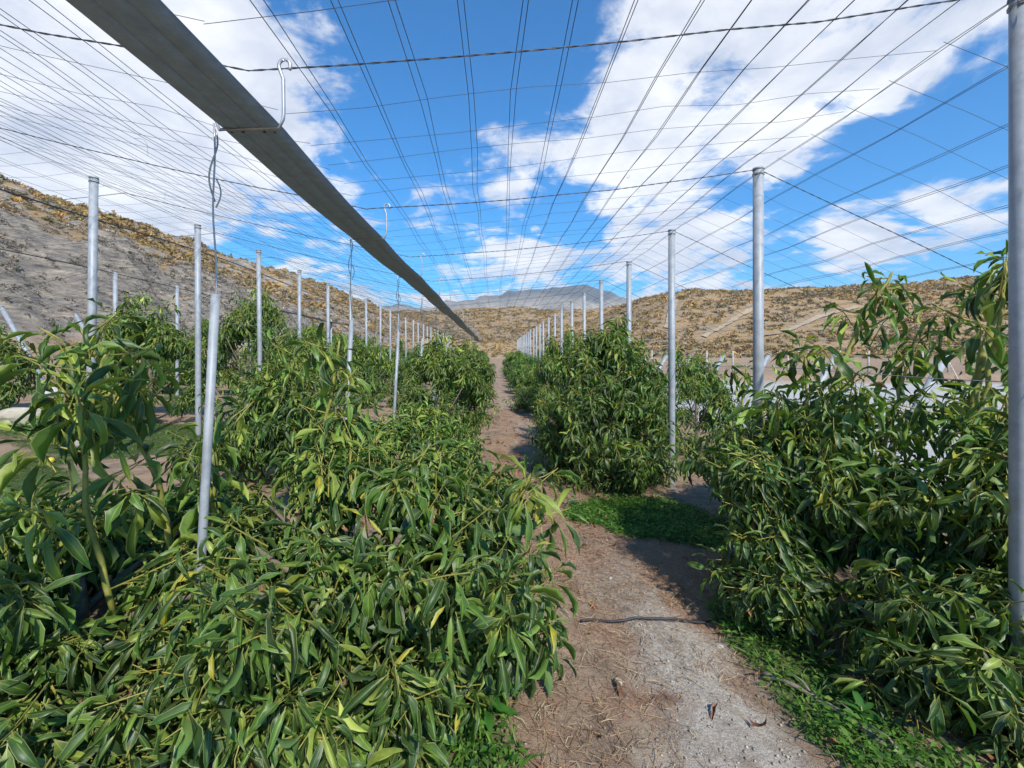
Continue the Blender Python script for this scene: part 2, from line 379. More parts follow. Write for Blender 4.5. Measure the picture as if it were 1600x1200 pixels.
# far mountain range at the head of the valley
def mountain():
    u = np.linspace(-1, 1, 200); v = np.linspace(0, 1, 60)
    U, V = np.meshgrid(u, v)
    X = U * 5200 + 300; Yb = 3300 + V * 1500
    px_ = VPX + FPX * X / 4300.0
    prof = np.interp(px_, [-300, 300, 560, 640, 700, 760, 830, 880, 930, 980, 1100, 1300, 2000],
                    [300, 420, 440, 470, 500, 590, 640, 655, 600, 520, 480, 440, 380])
    Z = prof * sstep(0, .68, V) * (1 - .25 * sstep(.72, 1, V)) + (fbm(X * .0022, Yb * .0022, 6, 91) - .48) * 230 * sstep(0, .25, V)
    Z += (np.abs(fbm(X * .005, Yb * .003, 4, 95) - .45)) * -160 * sstep(.05, .3, V)
    ii = np.arange(U.size).reshape(U.shape)
    q = np.stack([ii[:-1, :-1], ii[:-1, 1:], ii[1:, 1:], ii[1:, :-1]], -1).reshape(-1, 4)
    n = NT('mountain_scrub_sun_shade'); p = n.pos()
    a = n.noise(.0035, 8, .65, vec=p); b = n.noise(.02, 5, .65, vec=p)
    sp = n.N.new('ShaderNodeSeparateXYZ'); n.L.new(p, sp.inputs[0])
    low = n.mr(n.math('ADD', sp.outputs[2], n.math('MULTIPLY', n.math('SUBTRACT', a, .5), 700)), 430, 560)
    c = n.mix(low, n.ramp(a, [(.40, (.22, .185, .14)), (.60, (.52, .43, .31))]), (.055, .062, .06))  # sunlit tan lower slopes and cloud shade above, painted into the scrub colour
    n.set('Base Color', n.mix(n.mr(b, .4, .7, 0, .4), c, (.05, .055, .045))); n.set('Roughness', .95)
    o = obj('mountain', mesh_np('mountain', np.stack([X, Yb, Z], -1).reshape(-1, 3), [q], True), n.m)
    tag(o, 'far blue-grey mountain ridge at the head of the valley', 'mountain', kind='structure')
mountain()

# dirt tracks draped over the right hill: pixel directions carried on to where they meet the terrain
def on_terrain(px, py, y_lo=30, y_hi=260):
    t = np.linspace(y_lo, y_hi, 2400); x = (px - VPX) / FPX * t; z = CAMZ + (VPY - py) / FPX * t
    d = z - terrain_z(x, t); k = np.argmax(d < 0) if (d < 0).any() else len(t) - 1
    return np.array([x[k], t[k]])
TRACKS = []
for (pts, w, lab) in [([(1100, 528), (1128, 512), (1150, 498), (1175, 484), (1190, 474)], .6, 'pale dirt track slanting up the right hill, left of two'),
                      ([(1180, 530), (1225, 518), (1260, 506), (1295, 492), (1340, 480)], .6, 'pale dirt track slanting up the right hill, right of two'),
                      ([(1042, 514), (1046, 500), (1050, 484), (1054, 470)], .9, 'short pale earth scar running straight up the right hill')]:
    P = np.array([on_terrain(*q) for q in pts]); tt = np.linspace(0, len(P) - 1, 60)
    P = np.stack([np.interp(tt, range(len(P)), P[:, 0]), np.interp(tt, range(len(P)), P[:, 1])], -1)
    TRACKS.append(P[::2]); T = np.gradient(P, axis=0); T /= np.linalg.norm(T, axis=1)[:, None]; Nn = np.stack([-T[:, 1], T[:, 0]], -1)
    ww = w * (0.7 + .7 * fbm(tt * 3, tt * 0, 3, 5))[:, None]
    rows = [P + Nn * ww * k for k in (-1, -.33, .33, 1)]
    V = np.concatenate([np.column_stack([r_, terrain_z(r_[:, 0], r_[:, 1]) + .32]) for r_ in rows])
    n = 60; q = [(k * n + i, k * n + i + 1, (k + 1) * n + i + 1, (k + 1) * n + i) for k in range(3) for i in range(n - 1)]
    tag(obj('dirt_track', mesh_np('dirt_track', V, [q]), M['track']), lab, 'track', kind='structure')

# dry scrub of the hillsides: thousands of tufts of small blades
def scrub(name, label, n, xr, yr, size, seed, per, cond, blade=(.18, .42), pal=None, tint=.55, thr=.43):
    g = np.random.default_rng(seed)
    x = g.uniform(*xr, n * 3); y = yr[0] + (yr[1] - yr[0]) * g.random(n * 3) ** 1.4
    keep = cond(x, y) & (fbm(x * .14, y * .14, 3, 15) + g.uniform(-.18, .18, len(x)) > thr)
    x, y = x[keep][:n], y[keep][:n]; n = len(x); z = terrain_z(x, y)
    s = g.uniform(*size, n) * (0.6 + .8 * fbm(x * .3, y * .3, 2, 8))
    pal = np.array(pal) if pal else np.array([(.40, .24, .095), (.46, .31, .13), (.33, .22, .115), (.24, .20, .09), (.29, .24, .165), (.36, .275, .19), (.18, .175, .075), (.44, .265, .09)])
    c = pal[g.integers(0, len(pal), n)] * g.uniform(.7, 1.15, (n, 1))
    mix_ = sstep(.4, .62, fbm(x * .05, y * .05, 3, 17))[:, None]; c = c * (1 - tint * mix_) + tint * mix_ * np.array([.33, .22, .07])
    th = g.uniform(0, 2 * np.pi, (n, per)); ph = np.arccos(g.uniform(0.0, 1, (n, per))); rr = g.uniform(.35, 1, (n, per))
    d = np.stack([np.sin(ph) * np.cos(th), np.sin(ph) * np.sin(th), np.cos(ph) * .75], -1)
    cen = np.stack([x, y, z], -1)[:, None] + d * (rr * s[:, None])[..., None] * .6
    a = g.normal(size=(n, per, 3)); b = g.normal(size=(n, per, 3)); sc = (s[:, None] * g.uniform(*blade, (n, per)))[..., None]
    a = a / np.linalg.norm(a, axis=-1, keepdims=True) * sc; b = b / np.linalg.norm(b, axis=-1, keepdims=True) * sc * .8
    V = np.stack([cen - a, cen + a * .4 + b, cen + a - b * .5], 2).reshape(-1, 3)
    T = np.arange(len(V)).reshape(-1, 3)
    C = np.repeat(np.repeat(c[:, None], per, 1) * g.uniform(.75, 1.25, (n, per, 1)), 3, 1).reshape(-1, 3); C = np.column_stack([C, np.ones(len(C))])
    tag(obj(name, mesh_np(name, V, [T], False, C), M['scrub']), label, 'scrub', kind='stuff')
scrub('left_hill_scrub', 'ochre and grey dry scrub covering the left hillside', 8500, (-75, -17), (8, 190), (.4, 1.3), 1, 60,
      lambda x, y: x < left_foot(y) - 9 - 4 * vnoise(x * .3, y * .3, 4), (.09, .20))
scrub('rocky_slope_scrub', 'grey brown brush and rubble on the steep foot of the left hill', 17000, (-50, -17), (8, 170), (.12, .55), 3, 26,
      lambda x, y: (x < left_foot(y) - .5) & (x > left_foot(y) - 15), (.10, .22), [(.19, .165, .14), (.26, .225, .185), (.36, .30, .235), (.15, .145, .105), (.46, .38, .28), (.24, .19, .12), (.14, .12, .10)], .12, .30)
TP = np.concatenate(TRACKS)
scrub('right_hill_scrub', 'ochre and brown dry scrub covering the right and far hillsides', 20000, (-70, 190), (60, 210), (.6, 1.7), 2, 18,
      lambda x, y: (terrain_z(x, y) > 1.2) & (np.min(np.hypot(x[:, None] - TP[None, :, 0], y[:, None] - TP[None, :, 1]), axis=1) > 2.3), (.16, .36), None, .4, .36)

# ------------------------------------------------------------------ leaves
def leaf_template(segs, bend, fold, wav, width=0.30, across=1, seed=0, twist=0.0, stalk=True):
    """unit-length leaf along +Y, upper side +Z; returns verts, quads, weight of the yellow stalk colour, brightness"""
    t = np.concatenate([[0, .10], np.linspace(.10, 1, segs)[1:]]) if stalk else np.linspace(0, 1, segs + 1)
    q = np.clip((t - .08) / .92, 0, 1) if stalk else t
    w = width * np.sin(np.pi * q ** .85) ** .8
    w[0] = .022; w[-1] = .006
    if stalk: w[1] = .03
    ang = -bend * (t ** 1.25); dy = np.cos(ang); dz = np.sin(ang); dt = np.diff(t)
    y = np.concatenate([[0], np.cumsum((dy[1:] + dy[:-1]) / 2 * dt)]); z = np.concatenate([[0], np.cumsum((dz[1:] + dz[:-1]) / 2 * dt)])
    cols = np.linspace(-1, 1, 2 * across + 1); V = []; W = []; B = []; A = []
    for i in range(segs + 1):
        nrm = np.array([0, -math.sin(ang[i]), math.cos(ang[i])])
        for c in cols:
            half = w[i] * .5
            up = abs(c) * half * math.tan(fold) + (wav * half * math.sin(i * 2.3 + seed + (c > 0) * 1.9) * abs(c) if 1 < i < segs else 0)
            tw = twist * t[i] * c * half
            V.append(np.array([c * half * math.cos(fold), y[i], z[i]]) + nrm * (up + tw))
            W.append((.85 if i == 0 else .6 if i == 1 else (.10 if c == 0 and i < segs - 1 else 0)) if stalk else 0); B.append(1.12 if c == 0 else .96); A.append(abs(c))
    m = len(cols)
    Q = [(i * m + j, i * m + j + 1, (i + 1) * m + j + 1, (i + 1) * m + j) for i in range(segs) for j in range(m - 1)]
    return np.array(V), np.array(Q), np.array(W), np.array(B), np.array(A)
HI = [leaf_template(6, b, f, w, wd, 1, k, tw) for k, (b, f, w, wd, tw) in enumerate(
    [(.5, .55, .4, .20, .5), (.9, .75, .45, .21, -.6), (1.3, .85, .4, .19, .6), (1.8, .6, .5, .22, -.5), (.7, 1.0, .35, .23, .7), (1.1, .35, .6, .27, .1), (.35, .8, .5, .18, -.7), (2.2, .85, .4, .20, .5)])]
MID = [leaf_template(4, b, f, w, .24, 1, k) for k, (b, f, w) in enumerate([(.5, .5, .3), (1.0, .7, .3), (1.6, .75, .3), (.8, .9, .2)])]
LOW = [leaf_template(2, b, f, 0, .26, 1, k, 0, False) for k, (b, f) in enumerate([(.7, .5), (1.3, .6)])]
STALK = np.array([.30, .30, .06])
PAL = np.array([(.021, .058, .011), (.035, .090, .015), (.028, .074, .018), (.060, .138, .020), (.105, .186, .028), (.180, .238, .040), (.014, .040, .012)])
PALW = np.array([.22, .19, .15, .17, .13, .07, .07])

def frames(D, Nh):
    X = np.cross(D, Nh); X /= np.linalg.norm(X, axis=1)[:, None] + 1e-9
    Z = np.cross(X, D); return np.stack([X, D, Z], -1)       # columns
def leaves_mesh(name, P, D, Nh, S, C, temps, which):
    F = frames(D, Nh); Vs = []; Qs = []; Cs = []; n = 0
    for k, (tv, tq, tw_, tb_, ta_) in enumerate(temps):
        m = np.where(which == k)[0]
        if not len(m): continue
        V = np.einsum('nij,vj->nvi', F[m], tv) * S[m][:, None, None] + P[m][:, None]
        Vs.append(V.reshape(-1, 3)); Qs.append((tq[None] + (np.arange(len(m)) * len(tv))[:, None, None]).reshape(-1, 4) + n)
        cc = C[m][:, None] * tb_[None, :, None]; cc = cc * (1 - tw_)[None, :, None] + STALK * tw_[None, :, None]
        Cs.append(np.concatenate([cc, np.broadcast_to(ta_[None, :, None], cc.shape[:2] + (1,))], -1).reshape(-1, 4)); n += len(m) * len(tv)
    return mesh_np(name, np.concatenate(Vs), [np.concatenate(Qs)], True, np.concatenate(Cs))

LEAFMESH = {}
def leaf_object_mesh(k, ci):
    if (k, ci) not in LEAFMESH:
        tv, tq, tw_, tb_, ta_ = HI[k]; cc = PAL[ci][None] * tb_[:, None]; cc = cc * (1 - tw_)[:, None] + STALK * tw_[:, None]
        LEAFMESH[(k, ci)] = mesh_np('leaf', tv, [tq], True, np.column_stack([cc, ta_]))
        LEAFMESH[(k, ci)].materials.append(M['leaf'])
    return LEAFMESH[(k, ci)]

def nz(v): return v / (np.linalg.norm(v, axis=-1, keepdims=True) + 1e-9)

def whorls(g, tips, axes, per=(8, 13), size=(.13, .205), spread=.17, droop=(.35, 1.5), yellow=0.0):
    """leaf placement round shoot tips"""
    P, D, Nh, S, K = [], [], [], [], []
    for tip, ax, i in zip(tips, axes, range(len(tips))):
        n = g.integers(*per); a0 = g.uniform(0, 6.28)
        ref = np.array([1.0, 0, 0]) if abs(ax[0]) < .8 else np.array([0, 1.0, 0])
        u = nz(np.cross(ax, ref)); w = np.cross(ax, u)
        k = (np.arange(n) + .5) / n                        # 0 top .. 1 lower
        th = a0 + np.arange(n) * 2.39996 + g.normal(0, .25, n)
        rad = np.cos(th)[:, None] * u + np.sin(th)[:, None] * w
        al = np.radians(38 + 58 * k + g.normal(0, 10, n))
        d = np.cos(al)[:, None] * ax + np.sin(al)[:, None] * rad
        d[:, 2] -= (droop[0] + (droop[1] - droop[0]) * k) * g.uniform(.5, 1.2, n)
        d = nz(d)
        up = np.tile(np.array([0, 0, 1.0]), (n, 1)) * .8 + ax * .7 + g.normal(0, .33, (n, 3))
        up = np.where((np.abs((nz(up) * d).sum(1)) > .93)[:, None], up + rad * -1.0, up)
        sz = g.uniform(*size, n) * (.62 + .5 * np.minimum(1, k * 1.6))
        P.append(tip - ax * (spread * k)[:, None] + nz(rad + d * .6) * g.uniform(.012, .03, n)[:, None]); D.append(d); Nh.append(up); S.append(sz)
        K.append(np.full(n, i))
    return [np.concatenate(q) for q in (P, D, Nh, S)] + [np.concatenate(K)]

def crown_shoots(g, n, r, h, flat=1.0, skirt=.12, lumps=5, inner=.30, taper=0.0):
    """shoot tips through an uneven crown that reaches nearly to the ground"""
    zc = h * .52; rz = h * .50
    K = max(12, n // 11); cu = nz(g.normal(size=(K, 3)))
    cu[:, 2] = np.where(cu[:, 2] < -.75, cu[:, 2] * .4, cu[:, 2]); cu = nz(cu); cr = np.where(g.random(K) < inner, g.uniform(.5, .82, K), g.uniform(.84, 1.12, K))
    ci_ = g.integers(0, K, n); u = nz(cu[ci_] + g.normal(0, .13, (n, 3)))
    lob = nz(g.normal(size=(lumps, 3)) * [1, 1, .7]); amp = g.uniform(.10, .28, lumps)
    f = .82 + sum(a * np.clip((u @ l) * 1.5 - .55, 0, 1) for a, l in zip(amp, lob))
    rho = cr[ci_] * g.uniform(.84, 1.05, n)
    tip = u * np.array([r, r * flat, rz]) * (f * rho)[:, None] + [0, 0, zc]
    tip[:, 2] = np.maximum(tip[:, 2], skirt + g.uniform(0, .12, n))
    tip[:, :2] *= (1 - taper * np.clip((tip[:, 2] - .3 * h) / (.7 * h), 0, 1))[:, None]
    ax = nz(u * [.75, .75, .35] + [0, 0, .55] + g.normal(0, .28, (n, 3)))
    return tip, ax

def trunk_parts(root, g, h, r, n_limb=5, detail=8):
    b = MB(); b.tube([(0, 0, -.06), (.01, .0, .1), (.02, .01, h * .3), (.0, .02, h * .5)], [.05, .04, .035, .028], detail)
    b.build('trunk', M['bark'], root)
    for k in range(n_limb):
        a = k * 6.28 / n_limb + g.uniform(-.4, .4); q = g.uniform(.5, .75); z0 = h * g.uniform(.12, .35)
        b = MB(); b.tube([(0.01, .0, z0), (math.cos(a) * r * q * .4, math.sin(a) * r * q * .4, z0 + h * .14), (math.cos(a) * r * q, math.sin(a) * r * q, z0 + h * g.uniform(.3, .5))], [.025, .018, .009], 6)
        b.build('branch', M['bark'], root)

def twig_mesh(g, tips, axes, rad=.0045, ln=.22, sides=3, centre=None):
    b = MB()
    for t, a in zip(tips, axes):
        e = t - a * ln + np.array([0, 0, -.02])
        if centre is not None: e = e + nz(centre - e) * ln * .35
        b.tube([t + a * .012, t - a * ln * .45, e], [rad * .75, rad, rad * 1.25], sides, False)
    return b

# one avocado tree with real leaves; the near ones get their largest-showing leaves as single objects
def near_tree(x, y, r, h, label, n_shoot, seed, flat=1.0, shoots=(), size=(.105, .20), singles=300, skirt=.05, bright=1.0, group=None, lobes=(), taper=0.0):
    g = np.random.default_rng(seed)
    base = np.array([x, y, gz(x, y)]); root = empty('avocado_tree', base)
    tag(root, label, 'avocado tree', group or 'avocado trees near the camera')
    trunk_parts(root, g, h, r)
    tip, ax = crown_shoots(g, n_shoot, r, h, flat, skirt, taper=taper)
    for (lx, ly, lz, lr, ln_) in lobes:                      # lower boughs that hang out of the round crown
        t2 = nz(g.normal(size=(ln_, 3))) * (lr * g.random((ln_, 1)) ** .4) + (np.array([lx, ly, lz]) - base); t2[:, 2] = np.maximum(t2[:, 2], .04 + g.uniform(0, .1, ln_))
        a2 = nz((t2 - np.array([0, 0, h * .4])) * [1, 1, .3] + [0, 0, .3] + g.normal(0, .3, (ln_, 3)))
        tip = np.vstack([tip, t2]); ax = np.vstack([ax, a2])
    n_crown = len(tip)
    for pts, r0 in shoots:                                   # tall leggy shoots: world points -> thick green stems with whorls on them
        pts = np.array(pts, float) - base
        tt = np.linspace(0, 1, 14); k = np.linspace(0, 1, len(pts))
        C = np.stack([np.interp(tt, k, pts[:, i]) for i in range(3)], -1)
        C[1:-1] = (C[:-2] + C[1:-1] * 2 + C[2:]) / 4
        C[1:-1] += g.normal(0, .006, (12, 3))
        b = MB(); b.tube(C, np.linspace(r0, r0 * .38, 14), 8); b.build('shoot', M['shoot'], root)
        tan = nz(np.gradient(C, axis=0)); L = np.linalg.norm(pts[-1] - pts[0])
        nb = max(4, int(L / .13)); et, ea = [C[-1]], [nz(tan[-1] + [0, 0, .3])]
        for j in range(nb):
            q = (j + .6) / nb; p = np.array([np.interp(q, tt, C[:, i]) for i in range(3)])
            a = j * 2.4 + g.uniform(-.4, .4); out = np.array([math.cos(a), math.sin(a), g.uniform(.15, .7)]); out = nz(out)
            ln = g.uniform(.16, .42) * (1.15 - .55 * q); e = p + out * ln
            bb = MB(); bb.tube([p, p + out * ln * .55 + [0, 0, -.01], e], [r0 * .32, r0 * .25, r0 * .18], 5); bb.build('side_shoot', M['twig'], root)
            et.append(e); ea.append(nz(out + [0, 0, .35]))
        tip = np.vstack([tip, et]); ax = np.vstack([ax, ea])
    P, D, Nh, S, K = whorls(g, tip, ax, size=size)
    S = np.where(K >= n_crown, S * 1.22, S)
    n = len(P); ci = g.choice(len(PAL), n, p=PALW)
    # young flushes at the top are lighter, a few old leaves turn yellow
    ci = np.where((P[:, 2] > h * .72) & (g.random(n) < .35), np.minimum(ci + 2, 5), ci)
    C = PAL[ci] * g.uniform(.85, 1.15, (n, 1)) * bright
    yl = g.random(n) < .010; C[yl] = (.30, .28, .03); br = g.random(n) < .008; C[br] = (.16, .085, .04)
    which = g.integers(0, len(HI), n)
    W = P + base; rel = W - np.array([0, 0, CAMZ]); dist = np.linalg.norm(rel, axis=1)
    px = VPX + FPX * rel[:, 0] / np.maximum(rel[:, 1], .05); py = VPY - FPX * rel[:, 2] / np.maximum(rel[:, 1], .05)
    vis = (rel[:, 1] > .4) & (px > 0) & (px < 1600) & (py > 0) & (py < 1200)
    out = ((P - np.array([0, 0, h * .45])) * -nz(rel)).sum(1)   # on the side that faces the viewer
    score = S / dist * np.where(vis, 1, 0) * (1 + .9 * np.clip(out / r, -1, 1))
    order = np.argsort(-score)[:singles]; single = np.zeros(n, bool); single[order] = score[order] > 0
    F = frames(D, Nh)
    for i in np.where(single)[0]:
        o = bpy.data.objects.new('leaf', leaf_object_mesh(int(which[i]), int(ci[i]))); COL.objects.link(o); o.parent = root
        m = Matrix.Identity(4)
        for a in range(3):
            for b in range(3): m[a][b] = F[i][a][b] * S[i]
            m[a][3] = P[i][a]
        o.matrix_basis = m
    k = ~single
    f = obj('foliage', leaves_mesh('foliage', P[k], D[k], Nh[k], S[k], C[k], HI, which[k]), M['leaf'], root); f['kind'] = 'stuff'
    t = twig_mesh(g, tip, ax, rad=.0036, ln=.17, centre=np.array([0, 0, h * .4])).build('twig', M['twig'], root); t['kind'] = 'stuff'
    return root

near_tree(-.66, 2.40, 1.0, 1.14, 'wide low avocado tree in the left foreground, beside the gravel path', 683, 11, .9,
          [([(-1.10, 2.75, .75), (-1.06, 2.8, 1.3), (-.97, 2.8, 1.84)], .016), ([(-.45, 2.2, .85), (-.42, 2.2, 1.12), (-.40, 2.2, 1.26)], .011),
           ([(-.1, 2.3, .8), (.10, 2.3, 1.0), (.18, 2.28, 1.14)], .011)],
          lobes=[(-.3, 1.75, .35, .32, 45), (-.75, 1.62, .3, .32, 50), (.12, 2.1, .45, .25, 30), (-1.2, 1.75, .4, .32, 45), (-.1, 2.3, .9, .25, 30), (-1.0, 2.85, 1.35, .22, 16)])
near_tree(-2.02, 2.15, .92, .78, 'avocado tree in the bottom left corner with one tall leafy shoot', 524, 12, .9,
          [([(-1.62, 2.25, .65), (-1.66, 2.22, 1.15), (-1.85, 2.15, 1.6), (-1.95, 2.1, 1.88)], .016), ([(-1.5, 2.35, .8), (-1.42, 2.3, 1.15), (-1.45, 2.25, 1.42)], .012),
           ([(-1.70, 2.0, .6), (-1.82, 1.98, 1.1), (-1.80, 1.98, 1.52), (-1.72, 2.0, 1.78)], .014)],
          lobes=[(-1.4, 1.5, .35, .32, 45), (-1.9, 1.45, .4, .32, 45), (-2.3, 1.7, .55, .35, 45), (-1.9, 2.1, 1.6, .22, 10)])
near_tree(2.56, 3.0, 1.15, 1.52, 'large avocado tree at the right edge with two tall green shoots', 780, 13, .85,
          [([(2.12, 3.0, 1.0), (2.28, 3.0, 1.6), (2.5, 3.0, 2.05), (2.66, 3.0, 2.3)], .023), ([(2.95, 2.8, 1.2), (3.03, 2.8, 1.7), (3.18, 2.8, 2.1), (3.26, 2.8, 2.42)], .030),
           ([(1.80, 3.1, .9), (1.86, 3.1, 1.25), (1.86, 3.1, 1.5)], .013), ([(2.75, 2.5, 1.0), (2.78, 2.45, 1.3), (2.75, 2.4, 1.55)], .013), ([(2.5, 2.9, 1.1), (2.62, 2.9, 1.5), (2.74, 2.9, 1.9)], .014),
           ([(2.85, 2.7, 1.1), (2.95, 2.68, 1.6), (3.0, 2.65, 2.05), (3.02, 2.65, 2.3)], .016), ([(2.3, 3.2, 1.1), (2.22, 3.2, 1.5), (2.2, 3.2, 1.85)], .013)],
          lobes=[(2.12, 2.15, .35, .42, 90), (1.66, 2.75, .45, .32, 70), (1.62, 2.9, .95, .25, 40), (2.45, 1.85, .2, .3, 50), (2.6, 1.98, .25, .3, 40), (2.66, 2.3, .9, .3, 40)])
near_tree(1.42, 6.05, 1.05, 2.15, 'full pyramid-shaped avocado tree beside the path, next to a bare post', 780, 14, 1.0,
          [([(1.62, 6.1, 1.7), (1.68, 6.1, 2.0), (1.66, 6.1, 2.3)], .013)], lobes=[(1.3, 5.4, .5, .45, 60), (1.6, 6.05, 1.85, .35, 40), (2.15, 5.8, .25, .25, 20)], taper=.5)
near_tree(-.92, 5.0, .80, 1.02, 'yellowish green avocado tree left of the path, behind the foreground tree', 561, 15, 1.0, (), bright=1.3, taper=.25)
near_tree(-2.65, 5.0, .66, 1.35, 'bushy avocado tree behind the foreground pair, beside the leaning short post', 488, 16, 1.0,
          [([(-2.2, 4.8, 1.1), (-2.1, 4.8, 1.5), (-2.15, 4.8, 1.8)], .013)])
near_tree(3.05, 4.75, .55, 1.2, 'small avocado tree between the big right-hand tree and the second post', 366, 17, 1.0,
          [([(2.45, 4.5, .9), (2.5, 4.5, 1.35), (2.52, 4.5, 1.66)], .013)])

# the rows behind: a few prototypes, copied
def proto_tree(n_shoot, r, h, seed, temps, per, size, bright=1.0):
    g = np.random.default_rng(seed)
    tip, ax = crown_shoots(g, n_shoot, r, h, 1.0, .08, 8, .3, .5)
    for k in range(4):                                       # leaders that break the outline
        a = g.uniform(0, 6.28); q = g.uniform(.1, .55) * r; zt = h * g.uniform(.85, 1.18); m = 9
        tip = np.vstack([tip, np.column_stack([q * math.cos(a) + g.normal(0, .07, m), q * math.sin(a) + g.normal(0, .07, m), zt - g.uniform(0, .45, m)])]); ax = np.vstack([ax, nz(g.normal(0, .45, (m, 3)) + [0, 0, .8])])
    P, D, Nh, S, K = whorls(g, tip, ax, per=per, size=size)
    n = len(P); ci = g.choice(len(PAL), n, p=PALW); ci = np.where((P[:, 2] > h * .65) & (g.random(n) < .4), np.minimum(ci + 2, 5), ci)
    C = PAL[ci] * g.uniform(.85, 1.15, (n, 1)) * bright
    me = leaves_mesh('crown', P, D, Nh, S, C, temps, g.integers(0, len(temps), n)); me.materials.append(M['leaf'])
    tw = twig_mesh(g, tip[::2], ax[::2], .006, .2).mesh('twig'); tw.materials.append(M['twig'])
    b = MB(); b.tube([(0, 0, -.06), (.01, 0, .1), (.02, .01, h * .35), (0, .02, h * .7)], [.05, .042, .034, .012], 6)
    for k in range(4):
        a = k * 1.57 + .4; b.tube([(0, 0, h * .2), (math.cos(a) * r * .35, math.sin(a) * r * .35, h * .38), (math.cos(a) * r * .7, math.sin(a) * r * .7, h * .6)], [.024, .016, .007], 5)
    tr = b.mesh('trunk'); tr.materials.append(M['bark'])
    return me, tw, tr, r, h
MIDP = [proto_tree(430, 1.0, 1.9, 100 + i, MID, (8, 12), (.13, .20), (1.0, 1.2, 1.1)[i]) for i in range(3)]
FARP = [proto_tree(330, 1.05, 1.9, 120 + i, LOW, (6, 9), (.17, .25), (1.0, 1.25, 1.1)[i]) for i in range(3)]
ORD = ['nearest', 'second', 'third', 'fourth', 'fifth', 'sixth', 'seventh', 'eighth', 'ninth', 'tenth', 'eleventh', 'twelfth', 'thirteenth', 'fourteenth', 'fifteenth', 'sixteenth']
def row_tree(x, y, r, h, label, group, seed):
    g = random.Random(seed)
    me, tw, tr, pr, ph = (MIDP if y < 17 else FARP)[g.randrange(3)]
    root = empty('avocado_tree', (x, y, gz(x, y))); tag(root, label, 'avocado tree', group)
    root.rotation_euler = (0, 0, g.uniform(0, 6.28)); root.scale = (r / pr, r / pr, h / ph)
    c = obj('crown', me, None, root); c['kind'] = 'stuff'; obj('trunk', tr, None, root)
    if y < 17: t = obj('twig', tw, None, root); t['kind'] = 'stuff'
def tree_row(name, spots, phrase):
    for k, (x, y, r, h) in enumerate(spots):
        if k < 9: lab = ORD[k] + ' avocado tree from the camera in the row ' + phrase
        else: lab = 'small distant avocado tree of the row ' + phrase
        row_tree(x, y, r, h, lab, name, hash((round(x * 10), round(y * 10))) % 9999)
jr = random.Random(5)
def seq(x, y0, y1, st, r, h, jx=.15, jh=.3):
    a = []; y = y0
    while y < y1: a.append((x + jr.uniform(-jx, jx), y, r * jr.uniform(.8, 1.12), h * (1 + jr.uniform(-jh, jh)))); y += st * jr.uniform(.92, 1.25)
    return a
tree_row('avocado trees in the row left of the path', seq(-1.0, 7.7, 46, 2.7, .92, 1.45), 'left of the path')
tree_row('avocado trees in the row right of the path', seq(1.52, 8.7, 46, 2.6, .98, 1.8), 'right of the path')
tree_row('avocado trees outside the right posts', [(3.75, 8.3, .85, 1.85)] + seq(4.0, 11, 44, 2.8, .9, 1.75), 'outside the right-hand posts')
tree_row('avocado trees inside the left posts', seq(-3.5, 8.4, 44, 3.3, .82, 1.5), 'just inside the left-hand posts')
tree_row('avocado trees outside the left posts', [(-6.3, 8.2, 1.05, 2.05), (-6.7, 12.2, 1.2, 2.75)] + seq(-6.3, 15, 42, 2.9, 1.1, 1.9), 'outside the left-hand posts')
tree_row('avocado trees by the far left edge', [(-8.75, 7.3, 1.0, 1.9), (-9.6, 11.8, 1.0, 1.9)] + seq(-9.7, 15, 40, 3.2, 1.1, 2.0), 'at the far left beside the hill')

# ------------------------------------------------------------------ posts, gutter and wires of the roof
def roof_z(x):                                             # height of the wire roof across the bays
    return float(np.interp(x, [-12.0, XN, XL, XG, XR, 6.0], [2.9, 3.62, 3.87, 3.03, 3.38, 1.75]))
def post(x, y, top, label, group, rad=.043, lean=(0, 0), cap=True, sides=16):
    z0 = gz(x, y); root = empty('steel_post', (x, y, z0)); tag(root, label, 'post', group)
    H = top - z0
    b = MB(); b.tube([(0, 0, -.3), (0, 0, 0), (lean[0] * .5, lean[1] * .5, H * .5), (lean[0], lean[1], H)], rad, sides); b.build('pipe', M['galv'], root)
    if cap:
        c = MB(); c.tube([(lean[0], lean[1], H + .0005), (lean[0], lean[1], H + .018)], [rad * 1.12, rad * 1.05], sides); c.build('end_cap', M['galv'], root)
        t = MB(); a = np.linspace(0, 12.5, 28); t.tube(np.stack([lean[0] + np.cos(a) * (rad + .004), lean[1] + np.sin(a) * (rad + .004), H - .03 - a * .0015], -1), .0028, 4)
        t.build('wire_tie', M['tie'], root)
    return root
NP = 24
for k in range(NP):
    y = Y0 + SP * k
    lab = (ORD[k] + ' tall galvanised post of the right-hand row' + (' to the camera, at the right edge' if k == 0 else ', counted from the camera')) if k < 16 else 'small distant galvanised post of the right-hand row'
    post(2.392 if k == 0 else XR + random.uniform(-.015, .015), y, 3.38 + random.uniform(-.02, .02), lab, 'galvanised posts of the right-hand row', lean=(random.uniform(-.03, .03), random.uniform(-.03, .03)) if k > 2 else (0, 0), cap=k < 8, sides=20 if k < 3 else 10)
for k in range(NP):
    y = 5.37 + SP * k
    lab = (ORD[k] + ' tall galvanised post of the left-hand row' + (' to the camera' if k == 0 else ', counted from the camera')) if k < 16 else 'small distant galvanised post of the left-hand row'
    post(XL + random.uniform(-.03, .03), y, 3.87 + random.uniform(-.03, .03), lab, 'galvanised posts of the left-hand row', .045, lean=(random.uniform(-.04, .04), random.uniform(-.03, .03)), cap=k < 6, sides=12)
